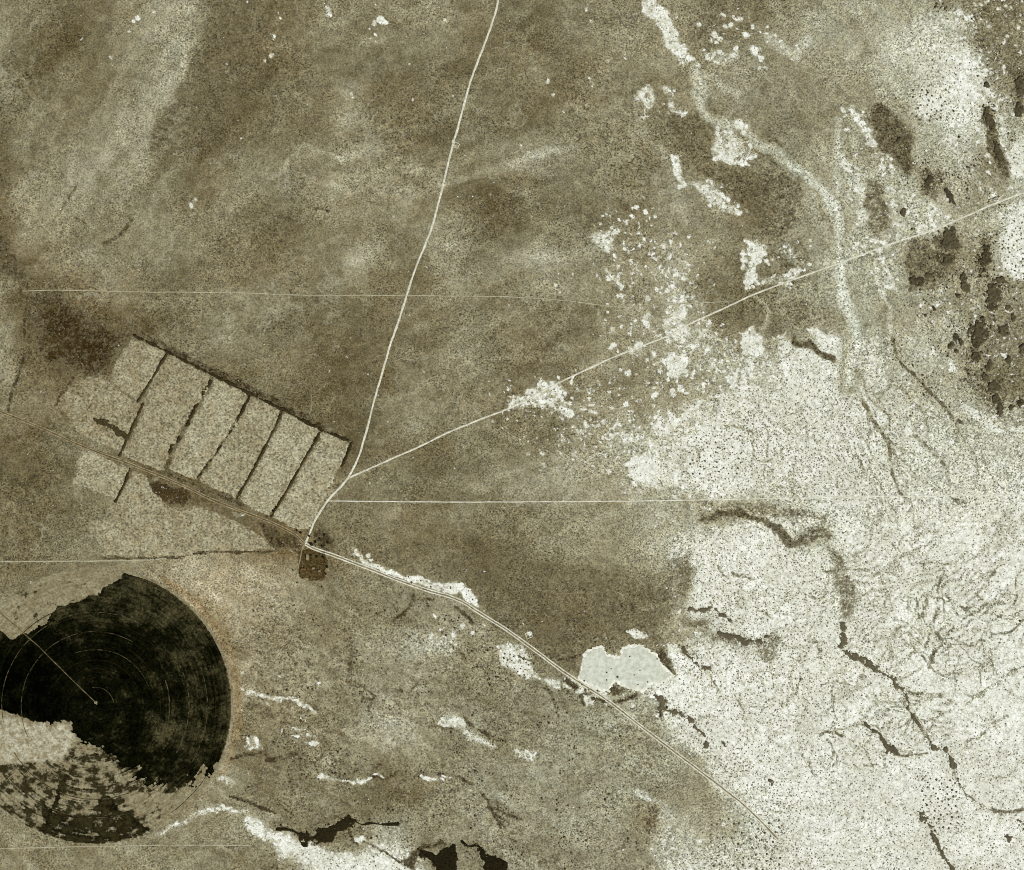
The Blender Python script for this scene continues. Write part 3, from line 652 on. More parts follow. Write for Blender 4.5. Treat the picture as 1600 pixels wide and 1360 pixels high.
def sheet_material(name, l, warm=0.0, l2=None, patch=1/40, amt=1.2, gs=1/6.5, bump=.5):
    k = NT(name); p = k.pos()
    n = k.noise(p, patch, 4, .62)
    c = k.mix(k.rng(n, .34, .66), soil1(l, warm), soil1(l2 if l2 else l*.86, warm))
    c = k.mix(1.0, c, k.gray(k.math('MAXIMUM', grain(k, p, gs, amt, 1.0), .25)), 'MULTIPLY')
    k.bump(k.noise(p, 1/8, 2, .6), bump, .6)
    return k.out(c)

def foliage_material(name, c1, c2):
    k = NT(name, .95, 0.0); p = k.pos()
    n = k.noise(p, 1/5, 3, .65)
    oi = k.n("ShaderNodeObjectInfo").outputs["Random"]
    f = k.math('ADD', k.math('MULTIPLY', oi, .35), k.rng(n, .3, .7, 0, .75), True)
    c = k.mix(f, c1, c2)
    k.bump(k.noise(p, 1/3, 3, .6), .8, .7)
    return k.out(c)

MAT_GROUND = ground_material()
MAT_SHRUB = foliage_material("shrub_foliage", (.070,.062,.034,1), (.145,.128,.078,1))
MAT_SHRUB_STUFF = foliage_material("scrub_foliage", (.13,.118,.075,1), (.34,.31,.225,1))
MAT_THICKET = foliage_material("thicket_foliage", (.026,.022,.010,1), (.13,.112,.062,1))
MAT_BRUSH = foliage_material("brush_foliage", (.03,.026,.012,1), (.115,.098,.054,1))
MAT_STRIP = foliage_material("strip_foliage", (.075,.062,.034,1), (.16,.14,.085,1))
MAT_HEDGE = foliage_material("hedge_foliage", (.018,.013,.005,1), (.075,.058,.026,1))
MAT_REED = foliage_material("reed_foliage", (.006,.005,.002,1), (.03,.024,.01,1))
MAT_TREE = foliage_material("tree_foliage", (.022,.019,.008,1), (.06,.05,.022,1))
MAT_BARK = sheet_material("bark", 70, .2)
MAT_ROAD = sheet_material("pale_road_dust", 216, .15, 196, 1/30, .7)
MAT_TRACK = sheet_material("track_dust", 176, .15, 152, 1/50, .6)
MAT_ROADBED = sheet_material("worn_verge", 130, .2, 112, 1/40, 1.2)
MAT_PAN = sheet_material("grey_pan_clay", 190, -.25, 216, 1/15, .25, 1/5, .15)

# ------------------------------------------------------------------ ground
def axis(lo, hi, step, far, grow=1.22):
    a = list(np.arange(lo, hi+step*.5, step))
    s, v, left = step, lo, []
    while v > lo-far: s *= grow; v -= s; left.append(v)
    s, v, right = step, hi, []
    while v < hi+far: s *= grow; v += s; right.append(v)
    return np.array(left[::-1]+a+right)

def build_ground():
    ax = axis(-50, 1650, 2.5, 9000); ay = axis(-50, 1410, 2.5, 9000)
    PX, PY = np.meshgrid(ax, ay)
    px, py = PX.ravel(), PY.ravel()
    L, Wm, S, D = all_masks(px, py)
    v = np.stack([wx(px), wy(py), gz(px, py)], 1)
    nx, ny = len(ax), len(ay)
    i = (np.arange(ny-1)[:, None]*nx+np.arange(nx-1)[None, :]).ravel()
    f = np.stack([i, i+nx, i+nx+1, i+1], 1)
    me = mesh_np("ground", v, f, MAT_GROUND)
    cattr(me, "soil", soil(np.clip(L, 30, 235), np.clip(Wm, -.6, 1.6)))
    rg = .60+.42*sstep(.3, .7, fbm(px, py, 44, 77, 4))+.12*sstep(600, 1100, px)
    rg = rg*(1-.25*sstep(.4, .7, D)*(py < 1100)*(px < 1100))
    fattr(me, "rough_ground", rg); fattr(me, "rows", scrub_rows(px, py)*(.35+.9*fbm(px, py, 20, 525, 2)))
    fattr(me, "salt", S); fattr(me, "dark", D)
    return tag(link("ground", me), kind="structure")
build_ground()

# ------------------------------------------------------------------ roads, tracks
def ribbon(name, pts, half, mat, lift=.35, jit=.35, seed=1, parent=None, step=4.0, loc=None, smooth_n=2):
    pts = np.array(chaikin(pts, smooth_n)) if smooth_n else np.array(pts, float)
    d = np.r_[0, np.cumsum(np.hypot(*np.diff(pts, axis=0).T))]
    n = max(3, int(d[-1]/step))
    t = np.linspace(0, d[-1], n)
    x = np.interp(t, d, pts[:,0]); y = np.interp(t, d, pts[:,1])
    tx, ty = np.gradient(x), np.gradient(y); q = np.hypot(tx, ty)+1e-9
    nx, ny = -ty/q, tx/q
    x = x + nx*(vn(t, t*0, 22, seed)-.5)*jit*2.4; y = y + ny*(vn(t, t*0, 22, seed)-.5)*jit*2.4
    h1 = half*(1+(vn(t, t*0+9, 6, seed+1)-.5)*jit*1.8); h2 = half*(1+(vn(t, t*0+19, 6, seed+2)-.5)*jit*1.8)
    rows = [(-1, h1, -.35), (-.55, h1, 0), (.55, h2, 0), (1, h2, -.35)]
    V = []
    ox, oy = (x[n//2], y[n//2]) if loc is None else loc
    oz = float(gz(ox, oy))
    for s, h, dz in rows:
        X_ = x+nx*s*h; Y_ = y+ny*s*h
        V.append(np.stack([wx(X_)-wx(ox), wy(Y_)-wy(oy), gz(X_, Y_)+lift+dz*.6-oz], 1))
    V = np.stack(V, 1).reshape(-1, 3)
    i = (np.arange(n-1)[:, None]*4+np.arange(3)[None, :]).ravel()
    f = np.stack([i, i+4, i+5, i+1], 1)[:, ::-1]
    me = mesh_np(name, V, f, mat)
    if parent: return link(name, me, (0,0,0), parent)
    return link(name, me, (float(wx(ox)), float(wy(oy)), oz))

def offset(pts, d):
    p = np.array(chaikin(pts, 2)); t = np.gradient(p, axis=0); t /= np.hypot(t[:,0], t[:,1])[:,None]+1e-9
    return [(a[0]-b[1]*d, a[1]+b[0]*d) for a, b in zip(p, t)]

NORTH = [(783,-15),(779,0),(767,44),(746,98),(731,139),(716,199),(706,230),(696,274),(684,321),(675,355),(669,372),(653,409),(637,455),(626,494),(613,528),(599,575),(584,629),(571,680),(560,717),(544,748),(530,764),(513,780),(503,795),(491,814),(485,831),(477,850)]
DIAG = [(543,748),(581,731),(658,697),(706,673),(750,656),(811,633),(841,614),(872,599),(936,568),(997,543),(1051,523),(1077,506),(1121,487),(1175,461),(1250,433),(1330,405),(1400,378),(1452,362),(1503,341),(1560,316),(1600,301),(1625,292)]
EAST = [(513,783),(530,783),(699,785),(900,784),(1070,782),(1293,777),(1450,775),(1625,773)]
MID = [(34,455),(101,453),(180,456),(284,457),(380,457),(470,462),(530,462),(650,462),(800,464),(882,469),(953,480),(1020,480),(1070,474),(1138,472)]
SOUTHEAST = [(477,850),(492,858),(510,864),(530,871),(591,894),(604,900),(665,922),(719,937),(746,956),(787,981),(834,1015),(888,1056),(953,1096),(1003,1137),(1070,1187),(1111,1218),(1168,1262),(1216,1312)]
WEST = [(-25,632),(0,643),(68,670),(128,698),(189,720),(270,751),(338,785),(423,815),(463,836),(472,846),(477,850)]
LANE = [(-25,879),(0,878),(101,877),(160,877),(216,876),(260,873)]
SOUTHLANE = [(-25,1328),(0,1326),(150,1323),(250,1321),(330,1321),(392,1321)]
ROADS = []
ROADS.append(tag(ribbon("dirt_road", NORTH, 1.5, MAT_ROAD, seed=5), kind="structure"))
ROADS.append(tag(ribbon("diagonal_track", DIAG, 1.25, MAT_ROAD, seed=15), kind="structure"))
ROADS.append(tag(ribbon("straight_track", EAST, .7, sheet_material("white_track_dust", 222, .1, 200, 1/40, .6), jit=.3, seed=25), kind="structure"))
ROADS.append(tag(ribbon("faint_track", MID, .62, MAT_TRACK, jit=.5, seed=35), kind="structure"))
def double_track(name, pts, gap, half, mat, bed, cut=None):
    b = ribbon(name, pts, gap+.9, bed, lift=.3, seed=45)
    tag(b, kind="structure")
    o = (float(b.location.x)/M+800, 680-float(b.location.y)/M)
    for s in (-1, 1):
        r = ribbon("wheel_rut", offset(pts, s*gap), half, mat, lift=.55, seed=50+s, parent=b, loc=o, smooth_n=0)
    return b
ROADS.append(double_track("southeast_road", SOUTHEAST, 1.9, .85, MAT_ROAD, MAT_ROADBED))
ROADS.append(double_track("west_road", WEST, 1.6, .55, sheet_material("rut_dust", 156, .3, 132, 1/30, 1.0), sheet_material("brown_verge", 100, .4, 78, 1/20, 1.4)))
ROADS.append(tag(ribbon("boundary_lane", LANE, .9, MAT_TRACK, seed=65), kind="structure"))
ROADS.append(tag(ribbon("south_lane", SOUTHLANE, .7, MAT_TRACK, seed=75), kind="structure"))
ROAD_LINES = [NORTH, DIAG, EAST, SOUTHEAST, WEST]

# ------------------------------------------------------------------ canopies: fields, brush rows, thickets (one height-field surface each)
def canopy(name, sdf, box, step, h, mat, edge=2.0, lump=5.0, parent=None, seed=0, base=.0, origin=None, flat=.35, es=5.0):
    x0, y0, x1, y1 = box
    ax = np.arange(x0, x1+step, step); ay = np.arange(y0, y1+step, step)
    PX, PY = np.meshgrid(ax, ay); px, py = PX.ravel(), PY.ravel()
    m = sdf(px, py) + (fbm(px, py, es, 200+seed, 4)-.5)*edge*2
    ins = m > 0
    nx, ny = len(ax), len(ay)
    i = (np.arange(ny-1)[:, None]*nx+np.arange(nx-1)[None, :]).ravel()
    f = np.stack([i, i+nx, i+nx+1, i+1], 1)
    f = f[ins[f].any(1)]
    if not len(f): return None
    z = np.where(ins, base+h*(flat+(1-flat)*fbm(px, py, lump, 300+seed, 2))*np.clip(.35+m/1.5, 0, 1), -.5)
    used = np.unique(f); rm = np.full(len(px), -1); rm[used] = np.arange(len(used))
    px, py, z = px[used], py[used], z[used]
    ox, oy = origin if origin else (px.mean(), py.mean())
    oz = float(gz(ox, oy))
    v = np.stack([wx(px)-wx(ox), wy(py)-wy(oy), gz(px, py)+z-oz], 1)
    me = mesh_np(name, v, rm[f], mat)
    if parent: return link(name, me, (0,0,0), parent)
    return link(name, me, (float(wx(ox)), float(wy(oy)), oz))

def pbox(pts, pad):
    a = np.array(pts); return (a[:,0].min()-pad, a[:,1].min()-pad, a[:,0].max()+pad, a[:,1].max()+pad)

def field_material(l, i):
    k = NT("stubble_field_%d" % i); p = k.pos()
    a_ = (1.05, 1.05, 1.08, 1.02, 1.05, 1.07, 1.05, -.5, .3)[i]
    mp = k.n("ShaderNodeMapping"); mp.inputs["Rotation"].default_value = (0, 0, a_); mp.inputs["Scale"].default_value = (1, .06, 1); k.l(p, mp.inputs[0])
    furrow = k.noise(mp.outputs[0], 1/9, 2, .6)
    n = k.noise(p, 1/46, 4, .62); n2 = k.noise(p, 1/18, 3, .6)
    c = k.mix(k.rng(n, .36, .64), soil1(l+12, .15), soil1(l-8, .25))
    c = k.mix(k.rng(furrow, .5, .7, 0, .45), c, soil1(l-26, .25))
    c = k.mix(k.rng(n2, .56, .72, 0, .8), c, soil1(l-34, .3))
    c = k.mix(1.0, c, k.gray(k.math('MAXIMUM', grain(k, p, 1/5.2, 1.9, 1.0), .3)), 'MULTIPLY')
    k.bump(k.noise(p, 1/8, 2, .6), .6, .6)
    return k.out(c)
for i, (lab, pts, l) in enumerate(FIELD):
    o = canopy("crop_field", lambda x, y, P=pts: poly_sd(x, y, P), pbox(pts, 6), 2.0, .5, field_material(l+(0, 2, -5, 3, -2, 4, 1, 3, -3)[i], i), edge=4.5, seed=i, base=.3, flat=.8, es=9)
    tag(o, lab, "field", "pale fields on both sides of the double track")
HW = {3: .45, 5: .5, 10: .8, 0: .8}
for i, (lab, pts, w) in enumerate(HEDGE):
    P = chaikin(pts, 1)
    o = canopy("brush_row", lambda x, y, P=P, w=w*HW.get(i, .72): w-seg_dist(x, y, P), pbox(P, w+8), 1.1, 4.2, MAT_HEDGE, edge={0: 3.4, 3: 7.5, 5: 3.4, 10: 6.0}.get(i, 1.9), lump=3.0, seed=20+i, base=.5, es=6.0)
    tag(o, lab, "brush row", "dark rows between the fields")

# ------------------------------------------------------------------ pivot-irrigated circle
def pivot_field():
    cx, cy, R = PIVOT
    root = empty("pivot_field", (float(wx(cx)), float(wy(cy)), float(gz(cx, cy))))
    tag(root, "large circular irrigated field, mostly black-green crop, bare at its lower left", "circular field")
    def polar(k):
        tc = k.n("ShaderNodeTexCoord").outputs["Object"]
        sp = k.n("ShaderNodeSeparateXYZ"); k.l(tc, sp.inputs[0])
        r = k.math('SQRT', k.math('ADD', k.math('MULTIPLY', sp.outputs[0], sp.outputs[0]), k.math('MULTIPLY', sp.outputs[1], sp.outputs[1])))
        a = k.math('ARCTAN2', sp.outputs[1], sp.outputs[0])
        cb = k.n("ShaderNodeCombineXYZ"); k.l(r, cb.inputs[0]); k.l(k.math('MULTIPLY', a, 26.0), cb.inputs[1])
        return cb.outputs[0]
    # bare, streaked soil of the whole disc
    k = NT("combed_field_soil"); p = k.pos(); pv = polar(k)
    st = k.noise(pv, 1/9, 3, .65)
    dk = k.attr("dark", "Fac"); pl = k.attr("pale", "Fac")
    c = k.mix(k.rng(k.math('ADD', k.math('MULTIPLY', st, .45), k.math('MULTIPLY', k.noise(p, 1/30, 4, .65), .55)), .40, .60), soil1(140, .15), soil1(116, .2))
    c = k.mix(k.math('MULTIPLY', pl, .9), c, k.mix(k.rng(k.noise(p, 1/22, 4, .65), .35, .65), soil1(186, .2), soil1(132, .3)))
    nb = k.noise(p, 1/34, 5, .66)
    dv = k.math('ADD', dk, k.math('ADD', k.math('MULTIPLY', k.math('SUBTRACT', st, .5), .8), k.math('MULTIPLY', k.math('SUBTRACT', nb, .5), 2.2)))
    dc = k.mix(k.rng(nb, .4, .6), (.006,.0055,.002,1), (.032,.027,.010,1))
    c = k.mix(k.rng(dv, .36, .64), c, dc)
    c = k.mix(1.0, c, k.gray(k.math('MAXIMUM', grain(k, p, 1/6, 1.1, 1), .3)), 'MULTIPLY')
    k.bump(st, .5, .5)
    mat = k.out(c)
    o = canopy("field_soil", lambda x, y: R-np.hypot(x-cx, y-cy), (-80, cy-R-6, cx+R+6, cy+R+6), 2.5, .2, mat, edge=.8, base=.35, parent=root, origin=(cx, cy), flat=.9)
    me = o.data; n = len(me.vertices); co = np.empty(n*3, np.float32); me.vertices.foreach_get("co", co); co = co.reshape(-1, 3)
    px = co[:,0]/M+cx; py = cy-co[:,1]/M
    r = np.hypot(px-cx, py-cy)
    wxp = px+(fbm(px, py, 18, 401)-.5)*18; wyp = py+(fbm(px, py, 18, 402)-.5)*18
    dk = .10+.40*sstep(1140, 1190, py)*(1-sstep(270, 320, px))
    def blob(pts, s, soft):
        v = sstep(-soft, soft, poly_sd(wxp, wyp, pts)); return v*s
    low = blob([(68,1302),(100,1214),(130,1175),(190,1195),(230,1225),(255,1235),(225,1275),(250,1302),(200,1322),(110,1318)], .50, 6)
    rim = ((r > 172) & (r < 213) & (px > 66) & (px < 240) & (py > 1200))*.22
    dk = np.maximum(dk, low)+rim
    dk = np.maximum(dk, blob([(150,1248),(175,1245),(188,1262),(185,1275),(160,1270)], .95, 4))
    dk = np.maximum(dk, blob([(-20,1215),(40,1215),(90,1230),(66,1300),(20,1270),(-20,1240)], .46, 8))
    for pts, w, s in (([(103,1212),(84,1258),(68,1302)], 3.5, .9), ([(183,1270),(205,1282),(235,1298),(252,1303)], 3.2, 1.0), ([(90,1200),(120,1208),(150,1214)], 3, .2)):
        dk = np.maximum(dk, (1-sstep(w*.5, w*1.8, seg_dist(wxp*.4+px*.6, wyp*.4+py*.6, pts)))*s)
    ring = (np.abs(r-211) < 3.0) & (py > 1250) & (px > 60) & (px < 190)
    dk = np.where(ring, np.maximum(dk, .75), dk)
    tanc = blob([(195,1240),(262,1236),(300,1225),(330,1215),(290,1280),(235,1300),(215,1275)], 1, 6)
    dk = dk*(1-.5*tanc)
    pale = blob([(-30,1112),(45,1130),(82,1134),(113,1130),(114,1160),(98,1188),(60,1192),(20,1196),(-30,1190)], 1.0, 5)
    dk = dk*(1-.75*pale)
    wedge = blob([(-60,980),(0,985),(44,990),(70,972),(118,940),(190,900),(150,880),(60,890),(-60,960)], 1.0, 3)
    dk = np.where(wedge > .5, .20+.10*sstep(.5, .7, fbm(px, py, 20, 430)), dk)
    fattr(me, "dark", dk); fattr(me, "pale", pale)
    # the standing crop
    k = NT("black_green_crop", .95, 0.0); p = k.pos(); pv = polar(k)
    n1 = k.noise(p, 1/60, 5, .68); n2 = k.noise(p, 1/11, 3, .7); st = k.noise(pv, 1/8, 2, .6)
    f = k.math('ADD', k.math('MULTIPLY', n1, .62), k.math('ADD', k.math('MULTIPLY', n2, .22), k.math('MULTIPLY', st, .22)))
    th = k.attr("thin", "Fac"); f = k.math('ADD', f, k.math('MULTIPLY', th, .16))
    c = k.mix(k.rng(f, .44, .66), (.0008,.0010,.0004,1), (.006,.0065,.002,1))
    c = k.mix(k.rng(f, .60, .80), c, (.060,.053,.023,1))
    c = k.mix(1.0, c, k.gray(k.math('MAXIMUM', grain(k, p, 1/6, 2.2, 1), .15)), 'MULTIPLY')
    k.bump(n2, .3, .5); matc = k.out(c)
    crop = [(192,893),(189,902),(152,925),(118,941),(88,951),(71,973),(44,991),(17,998),(0,988),(-20,985),(-80,1040),(-80,1108),(0,1108),(44,1126),(81,1133),(95,1128),(112,1131),(116,1158),(152,1176),(170,1186),(189,1195),(205,1210),(216,1219),(240,1226),(264,1232),(298,1228),(325,1214),(345,1196),(380,1180),(380,900),(300,870)]
    def sd(x, y):
        a = poly_sd(x+(fbm(x,y,12,411)-.5)*10, y+(fbm(x,y,12,412)-.5)*10, crop)+(fbm(x, y, 9, 413, 4)-.5)*7
        rr_ = np.hypot(x-cx, y-cy)
        gaps = sstep(.54, .62, .5*fbm(x, y, 14, 415, 3)+.5*fbm(rr_*4, np.arctan2(y-cy, x-cx)*50, 18, 416, 3))*sstep(1115, 1165, y)*sstep(100, 170, x)
        st_ = fbm(rr_*5, np.arctan2(y-cy, x-cx)*60, 16, 418, 4)-.5
        a = a + (st_*46+(fbm(x, y, 14, 419, 4)-.5)*70)*sstep(1110, 1160, y)*np.exp(-np.abs(a)/24)
        return np.minimum(a-gaps*12*(rr_ > 60), R-3.5-rr_)
    o = canopy("standing_crop", sd, (-80, cy-R-4, cx+R+4, 1290), 1.6, .6, matc, edge=.8, base=.65, parent=root, origin=(cx, cy), lump=4, seed=77, es=9)
    me = o.data; n = len(me.vertices); co = np.empty(n*3, np.float32); me.vertices.foreach_get("co", co); co = co.reshape(-1, 3)
    px = co[:,0]/M+cx; py = cy-co[:,1]/M
    thin = .25+sstep(200, 300, px)*.5+sstep(1010, 930, py)*.75+sstep(330, 360, px)*.3
    thin = thin+1.6*np.exp(-((px-255)**2+((py-1142)*1.6)**2)/900.)*.6
    thin -= .5*sstep(120, 60, px)*sstep(1000, 1040, py)
    fattr(me, "thin", thin)
    # wheel tracks of the travelling arm
    mt = sheet_material("wheel_track_soil", 40, .1, 22, 1/26, 1.6)
    mt2 = sheet_material("wheel_track_dust", 92, 0, 14, 1/16, 1.6)
    for j, (r, a0, a1, wd, m) in enumerate((*((r_, a_, a_+w_, .38, mt) for r_, a_, w_ in ((44,-170,80),(72,-150,110),(102,-60,70),(131,-120,90),(131,-10,50),(160,-150,60),(160,-60,90),(188,-70,40),(188,-30,60),(200,-60,40),(209,-70,60))), (29,-100,-10,.45,mt2),(58,-120,-60,.35,mt),(88,-112,-20,.4,mt2),(116,-205,-60,.45,mt2),(116,-20,25,.5,mt2),(146,-190,-60,.45,mt2),(146,-35,30,.6,mt2),(175,-38,-25,.5,mt2),(175,-20,30,.45,mt2),(196,-15,30,.4,mt),(205,-20,55,.4,mt),
                                            (146,60,150,.7,mt2),(175,75,140,.6,mt2))):
        pts = [(cx+r*math.cos(math.radians(a)), cy+r*math.sin(math.radians(a))) for a in np.linspace(a0, a1, 40)]
        ribbon("wheel_track", pts, wd, m, lift=1.45 if a1 < 56 else .95, jit=.5, seed=600+j, parent=root, loc=(cx, cy), smooth_n=0)
    return root
PF = pivot_field()
acc = ribbon("pivot_access_track", [(147,1096),(112,1062),(80,1030),(56,1006),(38,991),(20,974),(0,957),(-20,940)], .7, sheet_material("access_dust", 108, 0, 64, 1/12, 1.4), lift=1.7, jit=.4, seed=91)
tag(acc, kind="structure")

# ------------------------------------------------------------------ grey salt pan
PAN = [(905,1062),(909,1035),(915,1017),(930,1012),(941,1010),(949,1023),(968,1025),(973,1012),(988,1008),(1003,1008),(1027,1023),(1034,1039),(1054,1056),(1040,1066),(1022,1070),(1005,1082),(985,1078),(968,1072),(962,1066),(952,1080),(929,1078)]
pan = canopy("salt_pan", lambda x, y: poly_sd(x, y, PAN)-2.5, pbox(PAN, 5), 1.5, .05, MAT_PAN, edge=5.5, base=.4, seed=62, flat=.95, es=14)
tag(pan, kind="structure")
rimm = canopy("salt_rim", lambda x, y: poly_sd(x, y, PAN)+.8, pbox(PAN, 8), 1.5, .05, sheet_material("white_salt_rim", 236, .1, 218, 1/14, .6), edge=4.5, base=.12, seed=61, flat=.95)
tag(rimm, kind="structure")

# ------------------------------------------------------------------ thickets and brush strips in the salt country
THICKET = [ # x, y, half width, half depth, turn, label
 (1553,606,12,9,10,"largest round black-brown thicket near the white eastern salt edge"),(1558,623,8,7,0,"dark thicket joined below the largest round thicket"),(1562,640,5,10,5,"narrow dark thicket trailing south below the joined pair"),
 (1540,589,6,6,0,"small round dark thicket just above the largest thicket"),(1545,572,5,9,10,"upright oval thicket north of the small round one"),
 (1530,517,13,14,0,"broad mottled thicket shaped like a ring on the eastern flat"),(1526,536,9,8,0,"dark thicket closing the south side of the ring-shaped one"),(1524,557,7,7,0,"loose brown thicket south of the ring-shaped one"),
 (1493,527,5,5,0,"northern dot of the four dark thickets near the white bank"),(1485,540,5,5,0,"western dot of the four dark thickets near the white bank"),(1500,535,4,5,0,"eastern dot of the four dark thickets near the white bank"),(1495,550,5,4,0,"southern dot of the four dark thickets near the white bank"),
 (1552,460,12,19,10,"tall oval brown thicket near the east edge, tufted top"),(1564,437,7,6,0,"rounded thicket touching the top of the tall oval one"),(1549,480,9,6,0,"dark thicket at the foot of the tall oval one"),
 (1576,481,6,4,0,"flat dark thicket right of the tall oval one"),(1583,497,4,6,0,"upright dark thicket below the flat one at the east edge"),(1567,517,8,9,0,"faint brown thicket between the ring-shaped one and the edge"),(1535,498,4,5,0,"small dark thicket capping the ring-shaped one"),
 (1505,433,5,7,0,"dark thicket at the head of a curving row near the diagonal track"),(1508,450,6,9,-20,"dark middle thicket of the curving row near the diagonal track"),(1497,462,4,4,0,"small dark thicket at the tail of the curving row"),
 (1580,637,5,5,0,"round black thicket alone right of the trailing one"),(1594,630,5,5,0,"dark thicket cut by the east edge beside the round black one"),(1576,561,4,6,0,"small upright thicket midway down the eastern flat"),(1597,546,6,8,0,"dark thicket on the east edge at the middle of the flat"),
 (1460,483,3.5,3.5,0,"single isolated black shrub thicket on the pale flat west of the grove"),(1451,430,5,4,0,"small dark thicket just south of the brown patch by the track"),
 (1483,374,13,18,0,"large dark thicket right below the diagonal track"),(1479,406,9,9,0,"dark thicket below the large one under the track"),(1540,402,8,18,5,"long upright thicket bordering the white eastern flat"),
 (1451,284,7,11,15,"dark oval thicket above the diagonal track, western of two"),(1483,304,5,13,-25,"slanting dark thicket above the diagonal track, eastern of two"),(1412,331,5,6,0,"small brown thicket alone on the dotted white ground"),
 (1405,220,5,5,0,"black knot inside the brown northern brush patch"),(1594,135,8,15,0,"tall dark thicket on the east edge in the north"),(1546,188,6,20,-28,"long slanting dark thicket beside the white northern bank"),(1560,240,6,18,-25,"second slanting dark thicket further down the white bank"),
 (1432,440,12,8,0,"wide low thicket at the south end of the brown patch"),(1541,133,4,6,-20,"short dark thicket right of the thin white ridge"),(1592,170,7,10,0,"dark thicket below the tall one on the north-east edge"),
]
def ell(cx, cy, a, b, deg):
    t = math.radians(deg); c, s = math.cos(t), math.sin(t)
    def f(x, y):
        u = (x-cx)*c+(y-cy)*s; v = -(x-cx)*s+(y-cy)*c
        return (1-np.sqrt((u/a)**2+(v/b)**2))*min(a, b)
    return f
for i, (x, y, a, b, t, lab) in enumerate(THICKET):
    r = max(a, b)+5
    o = canopy("thicket", ell(x, y, a*.95, b*.95, t), (x-r, y-r, x+r, y+r), 1.2, 6.5, MAT_THICKET, edge=min(a, b)*.95, lump=2.6, seed=700+i, base=.2, es=5.0, flat=.1)
    if o: tag(o, lab, "thicket", "dark thickets on the eastern salt flats")
STRIP = [ # points, half width, label
 ([(1068,1012),(1073,1025),(1090,1038),(1109,1045)], 3.2, "short dark brush strip beside the white patch east of the grey pan"),
 ([(1079,953),(1094,956),(1111,952)], 2.2, "short level brush strip under the cleanest white patch"),
 ([(1118,953),(1133,962),(1139,973)], 2.2, "small hooked brush strip right of the level one"),
 ([(1124,991),(1151,998),(1177,1004),(1199,997)], 3.0, "wavy brown brush strip across the western white flat"),
 ([(1314,976),(1319,998),(1311,1018),(1330,1025),(1364,1039),(1381,1055),(1412,1076)], 4.6, "long ragged brown brush strip in the middle of the white flat"),
 ([(1412,1076),(1418,1106),(1436,1133)], 2.2, "thin brush strip running down from the long ragged one"),
 ([(1351,1129),(1371,1144),(1385,1167),(1399,1180)], 4.0, "thick dark diagonal brush strip in the lower white flat"),
 ([(1456,1164),(1464,1168)], 2.6, "tiny dark brush strip above the bent one near the lower right"),
 ([(1478,1175),(1486,1186),(1490,1198)], 3.2, "short bent brush strip in the lower right white flat"),
 ([(1440,1273),(1449,1284),(1455,1292)], 2.8, "short brush strip at the head of the long southern one"),
 ([(1458,1305),(1466,1322),(1474,1342),(1490,1362)], 2.8, "long slanting brush strip reaching the southern edge"),
 ([(1024,1086),(1032,1090),(1031,1108),(1046,1107),(1056,1116),(1077,1122),(1097,1147),(1104,1164)], 3.2, "crooked dark brush strip south-east of the grey pan"),
 ([(1572,1305),(1578,1308),(1577,1316)], 2.2, "small hook of dark brush alone near the lower right corner"),
 ([(1594,1286),(1601,1293)], 2.2, "short brush strip cut by the right edge near the bottom"),
 ([(1130,1160),(1134,1168)], 2.2, "little dark brush patch on the white beside the southeast road"),
 ([(1200,1215),(1206,1230)], 3.0, "brown brush patch where the scrub meets the lower white flat"),
]
for i, (pts, w, lab) in enumerate(STRIP):
    P = chaikin(pts, 2)
    o = canopy("brush_strip", lambda x, y, P=P, w=w: w*(.30+1.0*vn(x, y, 11, 95))-seg_dist(x+(fbm(x, y, 13, 96, 3)-.5)*13, y+(fbm(x, y, 13, 97, 3)-.5)*13, P), pbox(P, w+10), 1.25, 3.0, MAT_STRIP, edge=w*1.7, lump=3.0, seed=800+i, base=.3, es=6.0)
    tag(o, lab, "brush", "brush strips on the white flat")
REED = [
 ([(478,1309),(495,1308),(512,1302),(529,1293),(546,1286)], 7.5, "broad black reed bed in the southern channel"),
 ([(433,1296),(455,1296),(470,1306)], 1.8, "thin black reed fringe leading into the broad reed bed"),
 ([(554,1282),(566,1290),(578,1285),(597,1289),(622,1287)], 1.8, "thin winding black reed line east of the broad reed bed"),
 ([(722,1315),(732,1324),(745,1320),(752,1326)], 1.5, "thin black hook leading to the eastern black reed bed"),
]
REEDP = [
 ([(653,1326),(668,1330),(690,1330),(700,1325),(712,1320),(714,1345),(706,1359),(690,1364),(680,1364),(672,1345)], "western of two black reed beds at the bottom edge"),
 ([(743,1318),(752,1319),(758,1332),(772,1338),(785,1342),(798,1342),(795,1356),(780,1368),(758,1368),(754,1345)], "eastern of two black reed beds at the bottom edge"),
]
for i, (pts, w, lab) in enumerate(REED):
    P = chaikin(pts, 2)
    o = canopy("reed_bed", lambda x, y, P=P, w=w: w-seg_dist(x, y, P), pbox(P, w+8), 1.25, 2.4, MAT_REED, edge=w*(2.2 if w > 4 else 1.3), lump=3.0, seed=850+i, base=.3, es=11)
    tag(o, lab, "reeds", "black reed beds in the southern channel")
for i, (P, lab) in enumerate(REEDP):
    o = canopy("reed_bed", lambda x, y, P=P: poly_sd(x, y, P), pbox(P, 8), 1.25, 2.4, MAT_REED, edge=13, lump=3.0, seed=870+i, base=.3, es=13)
    tag(o, lab, "reeds", "black reed beds in the southern channel")

